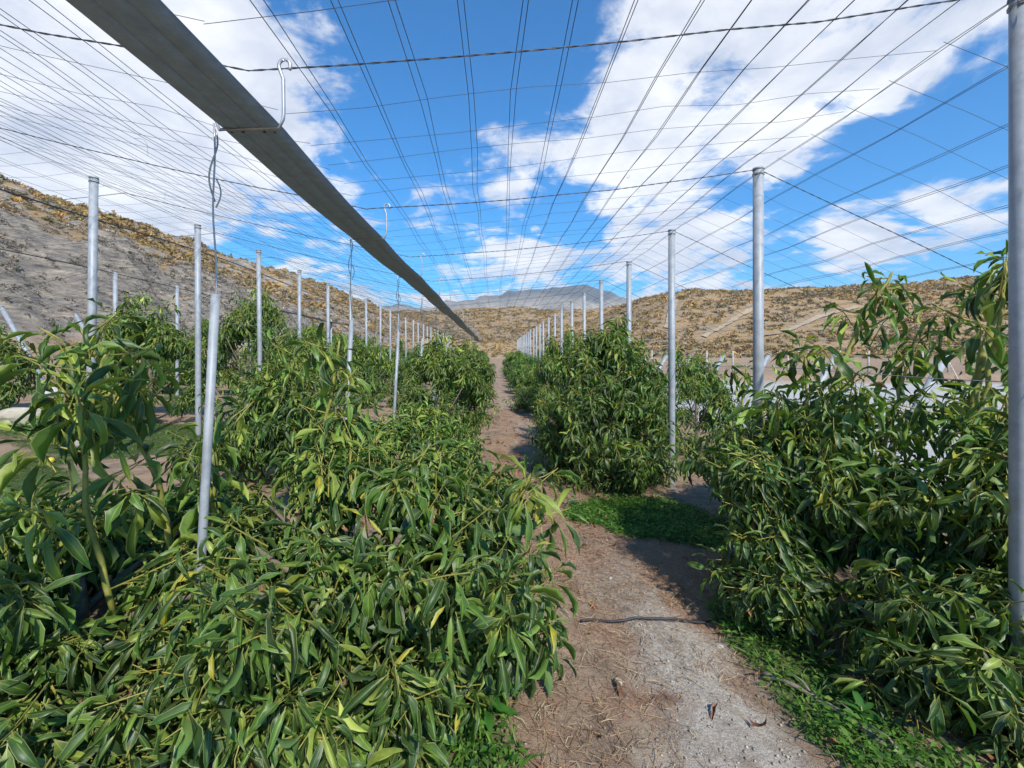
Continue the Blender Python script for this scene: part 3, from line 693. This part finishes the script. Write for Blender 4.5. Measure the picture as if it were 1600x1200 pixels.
# short leaning posts under the gutter, each tied up to it by a wire
for k in range(7):
    y = Y0 + SP * k; x0 = -1.36; top = 2.03 + random.uniform(-.03, .03)
    lab = ORD[k] + ' short leaning post under the gutter' + (' to the camera' if k == 0 else ', counted from the camera')
    r_ = post(x0, y, top, lab, 'short posts under the gutter', .019, (x0 * -1 - 1.265, 0.0), cap=False, sides=14)
    z0 = r_.location.z; ox = -1.265 - x0
    b = MB(); s = np.linspace(0, 1, 14); wob = np.sin(s * 9 + k) * .006
    b.tube(np.stack([ox + (XG - .155 + 1.265) * s + wob, 0 * s, (top - z0 - .05) * (1 - s) + (2.80 - z0) * s], -1), .0042, 5)
    b.build('tie_wire', M['tie'], r_)
    b = MB(); s = np.linspace(0, 1, 16); x1 = XG - .155 - x0
    b.tube(np.stack([x1 + .018 * np.sin(s * 6.28), .012 * np.cos(s * 6.28), 2.78 - z0 - .33 * s], -1), .004, 5)
    b.tube(np.stack([x1 + .012 + .022 * np.sin(s * 3.14), .0 * s, 2.55 - z0 - .13 * s], -1), .0035, 5)
    b.build('wire_loop', M['tie'], r_)

# the gutter hung between the two roof slopes
def gutter(xc, z, y0, y1, label, wid=.128, step=3.86, hooks=True, wob=.012):
    root = empty('gutter', (xc, y0, z)); tag(root, label, 'gutter', 'hanging rain gutters')
    prof = np.array([(-wid - .006, .011), (-wid - .001, .012), (-wid, .0), (-wid * .45, .0), (-wid * .40, .005), (-wid * .34, .0), (wid * .30, .0), (wid * .36, .005), (wid * .42, .0), (wid, .0), (wid + .001, .012), (wid + .006, .011)])
    th = np.array([(0, .003)] * 12); inner = prof + th
    inner[2] += (.003, 0); inner[9] -= (.003, 0)
    ring = np.vstack([prof, inner[::-1]]); m = len(ring); y = y0; k = 0
    while y < y1 - .1:
        e = min(y + step, y1); yy = np.linspace(y, e + .06, 9); V = []
        for q in yy:
            wx = wob * math.sin(q * 1.1) + wob * 3.0 * max(0, q - 11) / 10 * math.sin(q * .55 + 1); wz = -.02 * math.sin(math.pi * ((q - Y0) / SP % 1)) + wob * 2.5 * max(0, q - 11) / 10 * math.sin(q * .75)
            sc = 1.0 + (.012 if k % 2 else 0)
            for (a, b_) in ring: V.append((a * sc + wx, q - y0, b_ * sc + wz - (.004 if k % 2 else 0)))
        Qd = [(i * m + j, i * m + (j + 1) % m, (i + 1) * m + (j + 1) % m, (i + 1) * m + j) for i in range(8) for j in range(m)]
        b = MB(); b.add(V, Qd); s_ = b.build('gutter_section', M['gutter'], root, smooth=False)
        rv = MB()
        if e + .06 < 14:
            for t in (-.10, -.05, .05, .10):
                rv.tube([(t, e - y0 + .02, -.006 + (.0)), (t, e - y0 + .02, .004)], .008, 6)
            rv.build('rivet', M['wire'], s_)
        y = e; k += 1
    if hooks:
        for k in range(int((y1 - Y0) / SP)):
            hy = Y0 + SP * k - y0
            if hy < 0: continue
            b = MB(); t = np.linspace(0, 1, 10)
            cz = 3.03 - z
            # curl over the cable, down the right side, under the trough and out on the left
            a = np.linspace(-.6, math.pi * 1.15, 14); cx = wid + .040
            curl = np.stack([cx + .026 * np.cos(a), 0 * a, cz + .03 + .030 * np.sin(a)], -1)
            down = [(wid + .034, .0, cz - .03), (wid + .034, .004, .06), (wid + .030, .005, .03), (wid + .012, .006, -.008), (0, .012, -.010), (-wid - .01, .016, -.010), (-wid - .03, .012, .05)]
            b.tube(np.vstack([curl, down]) + [0, hy, 0], .0078, 6); b.build('hanger_hook', M['tie'], root)
    return root
gutter(XG, 2.79, -1.8, 33.0, 'long grey metal gutter hanging over the left side of the path')
gutter(XN, 3.50, 15.5, 27.1, 'grey gutter in the neighbouring bay, beyond the left-hand posts', .14, hooks=False)

def wire(name, pts, r, mat, parent, sides=4):
    b = MB(); b.tube(pts, r, sides, False); return b.build(name, mat, parent)
def twisted(name, pts, r, mat, parent, pitch=.09):
    pts = np.asarray(pts, float); L = np.linalg.norm(np.diff(pts, axis=0), axis=1).sum(); n = int(L / pitch * 5)
    t = np.linspace(0, len(pts) - 1, n); C = np.stack([np.interp(t, range(len(pts)), pts[:, i]) for i in range(3)], -1)
    a = np.linspace(0, L / pitch * 6.283, n); b = MB()
    for ph in (0, math.pi):
        off = np.stack([0 * a, np.cos(a + ph), np.sin(a + ph)], -1) * r * .9
        b.tube(C + off, r, 4, False)
    return b.build(name, mat, parent)
def net(label, xa, xb, y_end, step, loc, thick=1.0, cross=.32, skip_first=True, y_start=-1.5, ph=0.0, hi=True):
    g = np.random.default_rng(abs(hash(label)) % 1000 if False else int(abs(xa * 37 + xb * 11) * 10))
    root = empty('wire_net', (loc[0], loc[1], 0)); tag(root, label, 'wire net', 'wire nets of the orchard roof')
    o = np.array([loc[0], loc[1], 0])
    n = max(2, int(round(abs(xb - xa) / step))); yy = np.arange(y_start, y_end, .64)
    for i in range(1 if skip_first else 0, n + 1):
        x = xa + (xb - xa) * i / n; z = roof_z(x)
        drift = np.cumsum(g.normal(0, .010, len(yy))); drift -= np.linspace(0, drift[-1], len(yy))
        sag = -g.uniform(.01, .06) * np.sin(np.pi * ((yy - Y0 - ph) / SP % 1))
        for s in ((-1, 1) if hi or i % 2 else (1,)):
            dx = s * g.uniform(.006, .018) + g.normal(0, .004, len(yy)); dz = s * .010 + g.normal(0, .004, len(yy))
            wire('lengthwise_wire', np.stack([x + drift + dx, yy, z + sag + dz], -1) - o, .0021 * thick, M['wire'], root, 3)
    xx = np.linspace(xa, xb, 9)
    y = Y0 + ph - SP * 1; k = 0
    while y < y_end - .2:
        main = k % 6 == 0
        zz = np.array([roof_z(v) for v in xx])
        if main:
            P = np.stack([xx, np.full(9, y) + g.normal(0, .008, 9), zz + .012 - .05 * np.sin(np.pi * np.linspace(0, 1, 9)) * g.uniform(.3, 1.2)], -1) - o
            if y < 9 and hi: twisted('cross_cable', P, .0027, M['cable'], root, .15)
            else: wire('cross_cable', P, .0042, M['cable'], root, 4)
        elif y < 22 or k % 2:
            q = y + g.normal(0, .03); bow = g.normal(0, .03) * np.sin(np.pi * np.linspace(0, 1, 9))
            wire('cross_wire', np.stack([xx, q + bow + g.normal(0, .005, 9), zz + g.normal(0, .012, 9)], -1) - o, .0015 * thick, M['wire'], root, 3)
        y += SP / 6; k += 1
    for q in range(5 if hi else 0):                          # loose ends of tying wire
        x = g.uniform(min(xa, xb) + .2, max(xa, xb) - .2); yq = g.uniform(2.2, 7.5); z = roof_z(x); e = g.normal(0, .05, 3); t = np.linspace(0, 1, 7)[:, None]
        P = np.array([x, yq, z]) + t * np.array([e[0] * 2, e[1] * 2, -g.uniform(.03, .07)]) + np.sin(t * 4) * e * .5
        wire('loose_wire_end', P - o, .0018, M['tie'], root, 3)
    return root
net('wire net roof between the gutter and the right-hand posts, above the path', XG, XR, 48, .25, (XG, Y0))
net('wire net roof between the gutter and the left-hand posts', XG, XL, 48, .25, (XL, Y0))
net('sloping wire net outside the right-hand posts', XR, 6.0, 46, .30, (XR, Y0), hi=True)
net('wire net roof of the neighbouring bay beyond the left-hand posts', XL, XN, 44, .36, (XN, Y0), hi=False)
net('sloping wire net at the far left above the hill foot', XN, -12.0, 40, .4, (-12.0, Y0), hi=False, y_start=4)

# low wires strung from post to post
for (x, z, lab, y1) in [(XR + .046, 1.635, 'thin low wire strung along the right-hand posts at chest height', 46), (XL - .05, 2.35, 'thin low wire strung along the left-hand posts', 46)]:
    yy = np.arange(Y0 - 1.6, y1, .5)
    o = wire('strung_wire', np.stack([np.full(len(yy), x), yy, z + .012 * np.sin(yy * 2.1)], -1), .0022, M['tie'], None, 4); tag(o, lab, 'wire')
for (dx, z, sag, lab) in [(-.55, 3.66, .10, 'upper thick dark cable running left of the left-hand posts'), (-3.62, 3.58, .05, 'lower thick dark cable leading to the neighbouring gutter')]:
    yy = np.arange(3.0, 40, .5); x = XL + dx
    o = wire('roof_cable', np.stack([np.full(len(yy), x), yy, z - sag * np.sin(yy * .35) ** 2], -1), .009, M['wire'], None, 6); tag(o, lab, 'cable', 'thick roof cables')

# posts of the neighbouring bay and the inclined anchor posts of the two edges
for k, y in enumerate((10.0, 11.95, 15.5, 19.4, 23.2)):
    post(XN + .03, y, 3.60, ORD[k] + ' post of the neighbouring bay, beyond the left-hand row' + (', nearest the camera' if k == 0 else ', counted from the camera'), 'posts of the neighbouring bay', .045, cap=False, sides=10)
def anchor(xb, y, xt, zt, label, group, footing=False, rad=.05):
    z0 = gz(xb, y); root = empty('anchor_post', (xb, y, z0)); tag(root, label, 'post', group)
    d = (xt - xb) / (zt - z0)
    b = MB(); b.tube([(-d * .2, 0, -.2), ((xt - xb) * .5, 0, (zt - z0) * .5), (xt - xb, 0, zt - z0)], rad, 14); b.build('pipe', M['galv'], root)
    b = MB(); ex = (xt - xb) * 1.002; b.tube([(ex, 0, (zt - z0) * 1.002), (ex + d * .02, 0, (zt - z0) + .022)], rad * 1.1, 14); b.build('end_cap', M['galv'], root)
    if footing:
        b = MB(); b.tube([(0, 0, -.1), (0, 0, .05), (.01, .0, .17), (.015, 0, .20)], [.30, .27, .14, .11], 12); b.build('footing', M['concrete'], root)
    b = MB(); b.tube([(xt - xb, 0, zt - z0 - .02), (xt - xb + (.9 if d > 0 else -.9), 0, 0.0)], .004, 4); b.build('guy_wire', M['tie'], root)
for k in range(8):
    y = 5.95 + SP * k
    anchor(5.0, y, 6.0, 1.75, ORD[k] + ' outward-leaning white anchor post of the right edge' + (', nearest the camera' if k == 0 else ', counted from the camera'), 'leaning anchor posts of the right edge')
for k in range(7):
    y = 10.9 + SP * k
    anchor(-10.8, y, -12.0, 2.9, ORD[k] + ' outward-leaning anchor post of the left edge' + (', nearest the camera, on a concrete footing' if k == 0 else ', counted from the camera'), 'leaning anchor posts of the left edge', True)

# fence at the foot of the right hill
fx = [9 + 2.35 * i for i in range(22)]
fr = empty('field_fence', (fx[0], 39, gz(fx[0], 39))); tag(fr, 'wire fence with pale posts at the foot of the right hill', 'fence')
o = np.array(fr.location)
for x in fx:
    y = 39 + random.uniform(-.1, .1); z = gz(x, y); b = MB()
    t = random.uniform(-.05, .05)
    b.tube(np.array([(x, y, z - .2), (x + t, y, z + 2.15)]) - o, [.085, .075], 6); b.build('fence_post', M['fencepost'], fr)
for hz in np.arange(.25, 2.15, .24):
    P = np.array([(x, 39 - .09, gz(x, 39) + hz) for x in np.arange(fx[0], fx[-1], 1.0)]) - o
    wire('fence_wire', P, .006, M['tie'], fr, 3)
# dark supply pipe along the far edge of the yard
P = [(x, 31.5 + .03 * x, gz(x, 31.5 + .03 * x) + .16) for x in np.arange(9, 40, 1.5)]
b = MB(); b.tube(P, .16, 8); tag(b.build('supply_pipe', M['hose'], None), 'dark pipe lying across the far edge of the pale gravel yard', 'pipe')

# ------------------------------------------------------------------ things on the ground
def rock(x, y, s, label, seed):
    g = np.random.default_rng(seed); import bmesh
    bm = bmesh.new(); bmesh.ops.create_icosphere(bm, subdivisions=3, radius=1)
    nrm = nz(g.normal(size=(9, 3))); off = g.uniform(.55, .85, 9)
    for v in bm.verts:
        p = np.array(v.co)
        for n_, d_ in zip(nrm, off):
            q = p @ n_ - d_
            if q > 0: p = p - n_ * q * .9
        p += g.normal(0, .008, 3); v.co = p * np.array([1, .75, .6]) * s
    me = bpy.data.meshes.new('rock'); bm.to_mesh(me); bm.free()
    o = obj('boulder', me, M['rock'], None, (x, y, gz(x, y) + s * .36)); o.rotation_euler = (0, 0, g.uniform(0, 6)); tag(o, label, 'rock')
rock(-7.75, 7.35, .33, 'pale angular boulder on the grass at the far left', 4)
rock(-8.2, 8.5, .17, 'small pale stone on bare soil below the leaning anchor post', 6)
rock(-5.6, 6.1, .13, 'small grey stone in the grass beside the nearest left-hand post', 9)
for i, (x, y, s_) in enumerate([(.62, 2.25, .028), (.86, 3.35, .024), (1.32, 2.62, .022), (.48, 3.9, .03)]):
    rock(x, y, s_, ('fist-sized pale stone at the left edge of the path near the camera', 'small pale stone in the middle of the path beyond the hose', 'small pale stone on the gravel just before the hose, right side', 'pale stone on the straw at the left edge beyond the hose')[i], 40 + i)
# irrigation hose across the path
s = np.linspace(0, 1, 40); hx = .52 + 1.15 * s; hy = 2.72 + .2 * s + .015 * np.sin(s * 7)
b = MB(); b.tube(np.stack([hx, hy, terrain_z(hx, hy) + .016 + .008 * np.sin(s * 3.14)], -1), .0075, 8); tag(b.build('irrigation_hose', M['hose'], None), 'thin black irrigation hose lying across the gravel path', 'hose')
# dead branch under the right tree
s = np.linspace(0, 1, 26); hx = 1.42 + .42 * s + .03 * np.sin(s * 6); hy = 2.38 - .68 * s
root = empty('dead_branch', (1.42, 2.38, gz(1.42, 2.38))); tag(root, 'grey dead branch lying on the path edge at the bottom right', 'branch')
P = np.stack([hx, hy, terrain_z(hx, hy) + .018 + .015 * np.sin(s * 4)], -1) - np.array(root.location)
b = MB(); b.tube(P, .010 + .012 * s, 9); b.build('limb', M['log'], root)
for i in (7, 14, 19):
    b = MB(); e = P[i] + [random.uniform(-.12, .12), .10, .06]; b.tube([P[i], (P[i] + e) / 2 + [0, 0, .02], e], [.006, .005, .002], 5); b.build('twig', M['log'], root)
b = MB(); a = np.linspace(0, np.pi, 9); zz = -np.cos(a) * .038; b.tube(np.stack([0 * a, 0 * a, zz], -1), np.sin(a) * .036 + .0005, 12)
tag(b.build('fallen_fruit', M['fruit'], None, loc=(-5.3, 5.35, gz(-5.3, 5.35) + .03)), 'small yellow fruit lying on the grass at the left', 'fruit')

def ground_leaf_stuff():
    g = np.random.default_rng(77)
    # straw and dry stalks
    n = 75000
    x = g.uniform(-2.2, 4.5, n); y = 1.3 + 12 * g.random(n) ** 1.7
    x = np.concatenate([x, g.uniform(-.1, 2.2, 30000)]); y = np.concatenate([y, g.uniform(3.0, 7.5, 30000)]); n = len(x)
    dens = .35 + .9 * sstep(.42, .6, fbm(x * 1.1, y * 1.1, 3, 19)) - .45 * path_mask(x, y) + .5 * sstep(.0, .25, .55 - np.abs(x - .45)) + .5 * sstep(3.1, 3.7, y) * (x > 0) * (x < 2)
    k = (g.random(n) < dens) & (grass_mask(x, y) < .5); x, y = x[k], y[k]; n = len(x)
    th = g.uniform(0, 6.28, n); ln = g.uniform(.03, .13, n); w = g.uniform(.0006, .0018, n)
    d = np.stack([np.cos(th), np.sin(th)], -1); pn = np.stack([-np.sin(th), np.cos(th)], -1); z = terrain_z(x, y)
    V = []
    curve = g.normal(0, .18, n)
    for t, ww in ((-.5, .5), (0, 1), (.5, .3)):
        c = np.stack([x, y], -1) + d * (ln * t)[:, None] + pn * (curve * ln * (1 - 4 * t * t))[:, None]
        zz = z + .006 + g.uniform(0, .022, n)
        for s_ in (-1, 1): V.append(np.column_stack([c + pn * (w * ww * s_)[:, None], zz + s_ * w * .3]))
    V = np.stack(V, 1).reshape(-1, 3); b0 = (np.arange(n) * 6)[:, None]
    Q = np.concatenate([b0 + [0, 1, 3, 2], b0 + [2, 3, 5, 4]])
    pal = np.array([(.40, .29, .15), (.50, .40, .24), (.27, .17, .10), (.30, .15, .085), (.20, .12, .08), (.36, .24, .14)]) * .9
    pc = pal[g.integers(0, 6, n)] * g.uniform(.8, 1.15, (n, 1)); rd = sstep(3.0, 3.6, y)[:, None] * .6; pc = pc * (1 - rd) + rd * np.array([.42, .25, .155]) * g.uniform(.6, 1.3, (n, 1))
    C = np.repeat(np.column_stack([pc, np.ones(n)]), 6, 0)
    tag(obj('straw_litter', mesh_np('straw_litter', V, [Q], False, C), M['litter']), 'dry straw and stalks strewn over the orchard floor', 'straw', kind='stuff')
    # dead leaves
    n = 2600; x = g.uniform(-3, 4.5, n); y = 1.3 + 11 * g.random(n) ** 1.6
    k = (g.random(n) < .25 + .9 * sstep(.45, .6, fbm(x * .9 + 3, y * .9, 3, 29)) - .45 * path_mask(x, y)); x, y = x[k], y[k]; n = len(x)
    P = np.column_stack([x, y, terrain_z(x, y) + g.uniform(.012, .03, n)]); th = g.uniform(0, 6.28, n)
    D = nz(np.column_stack([np.cos(th), np.sin(th), g.normal(0, .15, n)])); Nh = nz(np.column_stack([g.normal(0, .4, n), g.normal(0, .4, n), np.where(g.random(n) < .5, 1, -1)]))
    pal = np.array([(.20, .085, .045), (.26, .13, .07), (.15, .075, .045), (.30, .17, .10), (.23, .10, .06)])
    tag(obj('dead_leaves', leaves_mesh('dead_leaves', P, D, Nh, g.uniform(.06, .14, n), pal[g.integers(0, 5, n)] * g.uniform(.7, 1.15, (n, 1)), MID, g.integers(0, 4, n)), M['litter']), 'fallen reddish brown dead leaves under the avocado trees', 'dead leaves', kind='stuff')
    # pebbles of the path
    n = 16000; x = g.uniform(-.3, 2.4, n); y = 1.3 + 6 * g.random(n) ** 1.8
    k = g.random(n) < path_mask(x, y) * 1.1 + .06; x, y = x[k], y[k]; n = len(x)
    s_ = .0022 + .009 * g.random(n) ** 4; z = terrain_z(x, y)
    oc = np.array([(1, 0, 0), (0, 1, 0), (-1, 0, 0), (0, -1, 0), (0, 0, .7), (0, 0, -.7)], float)
    V = oc[None] * s_[:, None, None] * g.uniform(.6, 1.3, (n, 6, 1)); th = g.uniform(0, 6.28, n)
    V = np.stack([V[..., 0] * np.cos(th)[:, None] - V[..., 1] * np.sin(th)[:, None], V[..., 0] * np.sin(th)[:, None] + V[..., 1] * np.cos(th)[:, None], V[..., 2]], -1) + np.stack([x, y, z + s_ * .35], -1)[:, None]
    T = np.array([(0, 1, 4), (1, 2, 4), (2, 3, 4), (3, 0, 4), (1, 0, 5), (2, 1, 5), (3, 2, 5), (0, 3, 5)])
    pal = np.array([(.42, .38, .32), (.55, .51, .45), (.33, .29, .24), (.40, .34, .27), (.50, .47, .42)]) * .75
    C = np.repeat(np.column_stack([pal[g.integers(0, 5, n)], np.ones(n)]), 6, 0)
    tag(obj('gravel', mesh_np('gravel', V.reshape(-1, 3), [(T[None] + (np.arange(n) * 6)[:, None, None]).reshape(-1, 3)], False, C), M['pebble']), 'loose pale pebbles of the gravel path', 'gravel', kind='stuff')
ground_leaf_stuff()

WPAL = np.array([(.05, .135, .018), (.075, .19, .024), (.11, .23, .03), (.04, .10, .016), (.15, .22, .05)])
def weeds(cx, cy, rx, ry, n, label, seed, hmax=.13, size=(.018, .045), blades=.35):
    g = np.random.default_rng(seed)
    x = g.uniform(-1.15, 1.15, n * 2) * rx + cx; y = g.uniform(-1.15, 1.15, n * 2) * ry + cy
    k = grass_mask(x, y) > .42; x, y = x[k][:n], y[k][:n]; n = len(x)
    if n == 0: return
    hgt = hmax * (.35 + .8 * fbm(x * 4, y * 4, 2, 3)); z = terrain_z(x, y)
    P, D, Nh, S, W, C = [], [], [], [], [], []
    th = g.uniform(0, 6.28, n); bl = g.random(n) < blades
    lift = np.where(bl, g.uniform(.6, 1.6, n), g.uniform(-.2, .5, n))
    D = nz(np.column_stack([np.cos(th), np.sin(th), lift])); P = np.column_stack([x, y, z + np.where(bl, 0, hgt * g.random(n))])
    S = np.where(bl, g.uniform(.05, .13, n), g.uniform(*size, n)); Nh = nz(np.column_stack([g.normal(0, .3, n), g.normal(0, .3, n), np.ones(n)]))
    W = np.where(bl, 4, g.integers(0, 4, n))
    temps = [leaf_template(2, b, f, 0, .62, 1, 0, 0, False) for b, f in ((.3, .2), (.6, .3), (.9, .2), (.5, .5))] + [leaf_template(3, .9, .3, 0, .08, 1, 0, 0, False)]
    C = WPAL[g.integers(0, 5, n)] * g.uniform(.8, 1.2, (n, 1))
    tag(obj('weed_patch', leaves_mesh('weed_patch', P, D, Nh, S, C, temps, W), M['weed']), label, 'weeds', kind='stuff')
for i, (e, n, lab) in enumerate(zip(GRASS, (12000, 5000, 2000, 1500, 1600, 1500, 900),
        ('bright green weeds at the foot of the pyramid-shaped tree', 'bright green grass beyond the bottom left tree', 'green weeds between the path and the right tree',
         'low green weeds under the left foreground tree', 'green grass between the left rows', 'thin green weeds behind the bare right-hand post', 'weeds around the dead branch'))):
    weeds(*e, n, lab, 300 + i)
# sparse turf at the far left
g = np.random.default_rng(9); 
def turf():
    n = 30000; x = g.uniform(-13, -3.2, n); y = 4 + 12 * g.random(n) ** 1.3; k = grass_mask(x, y) > .35; x, y = x[k], y[k]; n = len(x)
    th = g.uniform(0, 6.28, n); D = nz(np.column_stack([np.cos(th), np.sin(th), g.uniform(.2, 1.5, n)])); P = np.column_stack([x, y, terrain_z(x, y)])
    tag(obj('turf', leaves_mesh('turf', P, D, nz(np.column_stack([g.normal(0, .3, (n, 2)), np.ones(n)])), g.uniform(.04, .11, n), WPAL[g.integers(0, 5, n)] * g.uniform(.6, 1.0, (n, 1)) + [.015, .0, .0],
        [leaf_template(2, .8, .3, 0, .16, 1, 0, 0, False)], np.zeros(n, int)), M['weed']), 'thin green turf on the open ground at the left', 'grass', kind='stuff')
turf()
# broad-leaved weeds that stand alone
def broad_weed(x, y, s, n, label, seed):
    g = np.random.default_rng(seed); root = empty('broadleaf_weed', (x, y, gz(x, y))); tag(root, label, 'weed')
    b = MB(); b.tube([(0, 0, -.02), (.005, 0, s * .5), (0, .005, s * .9)], [.006, .005, .003], 5); b.build('stem', M['shoot'], root)
    me = mesh_np('leaf', *[(v, [q]) for v, q, _w, _b, _a in [leaf_template(5, .7, .25, .15, .36, 1, 2, 0, False)]][0], True, np.tile((.05, .16, .025, 1), (18, 1))); me.materials.append(M['weed'])
    for k in range(n):
        th = k * 2.4; d = nz(np.array([math.cos(th), math.sin(th), .25 + .6 * k / n])); F = frames(d[None], np.array([[0, 0, 1.0]]))[0]
        o = obj('leaf', me, None, root); m = Matrix.Identity(4); sc = s * g.uniform(.7, 1.05)
        for a in range(3):
            for c in range(3): m[a][c] = F[a][c] * sc
        m[2][3] = s * (.15 + .7 * k / n); o.matrix_basis = m
broad_weed(-.03, 1.98, .15, 16, 'broad-leaved green weed beside the path under the left tree', 5)
broad_weed(1.68, 2.05, .10, 12, 'small broad-leaved weed under the right tree', 6)
# single dead leaves that lie on the pale gravel
for i, (x, y, lab) in enumerate([(1.06, 2.13, 'curled reddish dead leaf on the pale gravel, nearer the hose'), (1.16, 2.06, 'reddish dead leaf on the pale gravel, nearer the dead branch'), (1.42, 1.95, 'brown dead leaf lying beside the grey dead branch')]):
    me = mesh_np('dead_leaf', HI[(1, 3, 5)[i]][0] * .13, [HI[(1, 3, 5)[i]][1]], True, np.tile((.26, .11, .06, 1), (len(HI[0][0]), 1))); me.materials.append(M['litter'])
    o = obj('dead_leaf', me, None, None, (x, y, gz(x, y) + .03)); o.rotation_euler = (R(8), R(170 if i == 1 else 5), R(140 + 60 * i)); tag(o, lab, 'dead leaf')

# ------------------------------------------------------------------ the air of the valley
def haze():
    x0, x1, y0, y1, z0, z1 = -7000, 7500, -500, 10500, -3, 900
    V = [(x, y, z) for z in (z0, z1) for y in (y0, y1) for x in (x0, x1)]
    F = [(0, 2, 3, 1), (4, 5, 7, 6), (0, 1, 5, 4), (2, 6, 7, 3), (0, 4, 6, 2), (1, 3, 7, 5)]
    m = bpy.data.materials.new('valley_haze'); m.use_nodes = True; nt = m.node_tree; nt.nodes.clear()
    out = nt.nodes.new('ShaderNodeOutputMaterial'); pv = nt.nodes.new('ShaderNodeVolumePrincipled')
    pv.inputs['Color'].default_value = (.80, .88, 1.0, 1); pv.inputs['Density'].default_value = HAZE; pv.inputs['Anisotropy'].default_value = 0.0
    nt.links.new(pv.outputs[0], out.inputs['Volume'])
    tag(obj('haze', mesh_np('haze', V, [F], False), m), 'thin blue air haze filling the valley', 'haze', kind='stuff')
HAZE = 1.1e-4
haze()
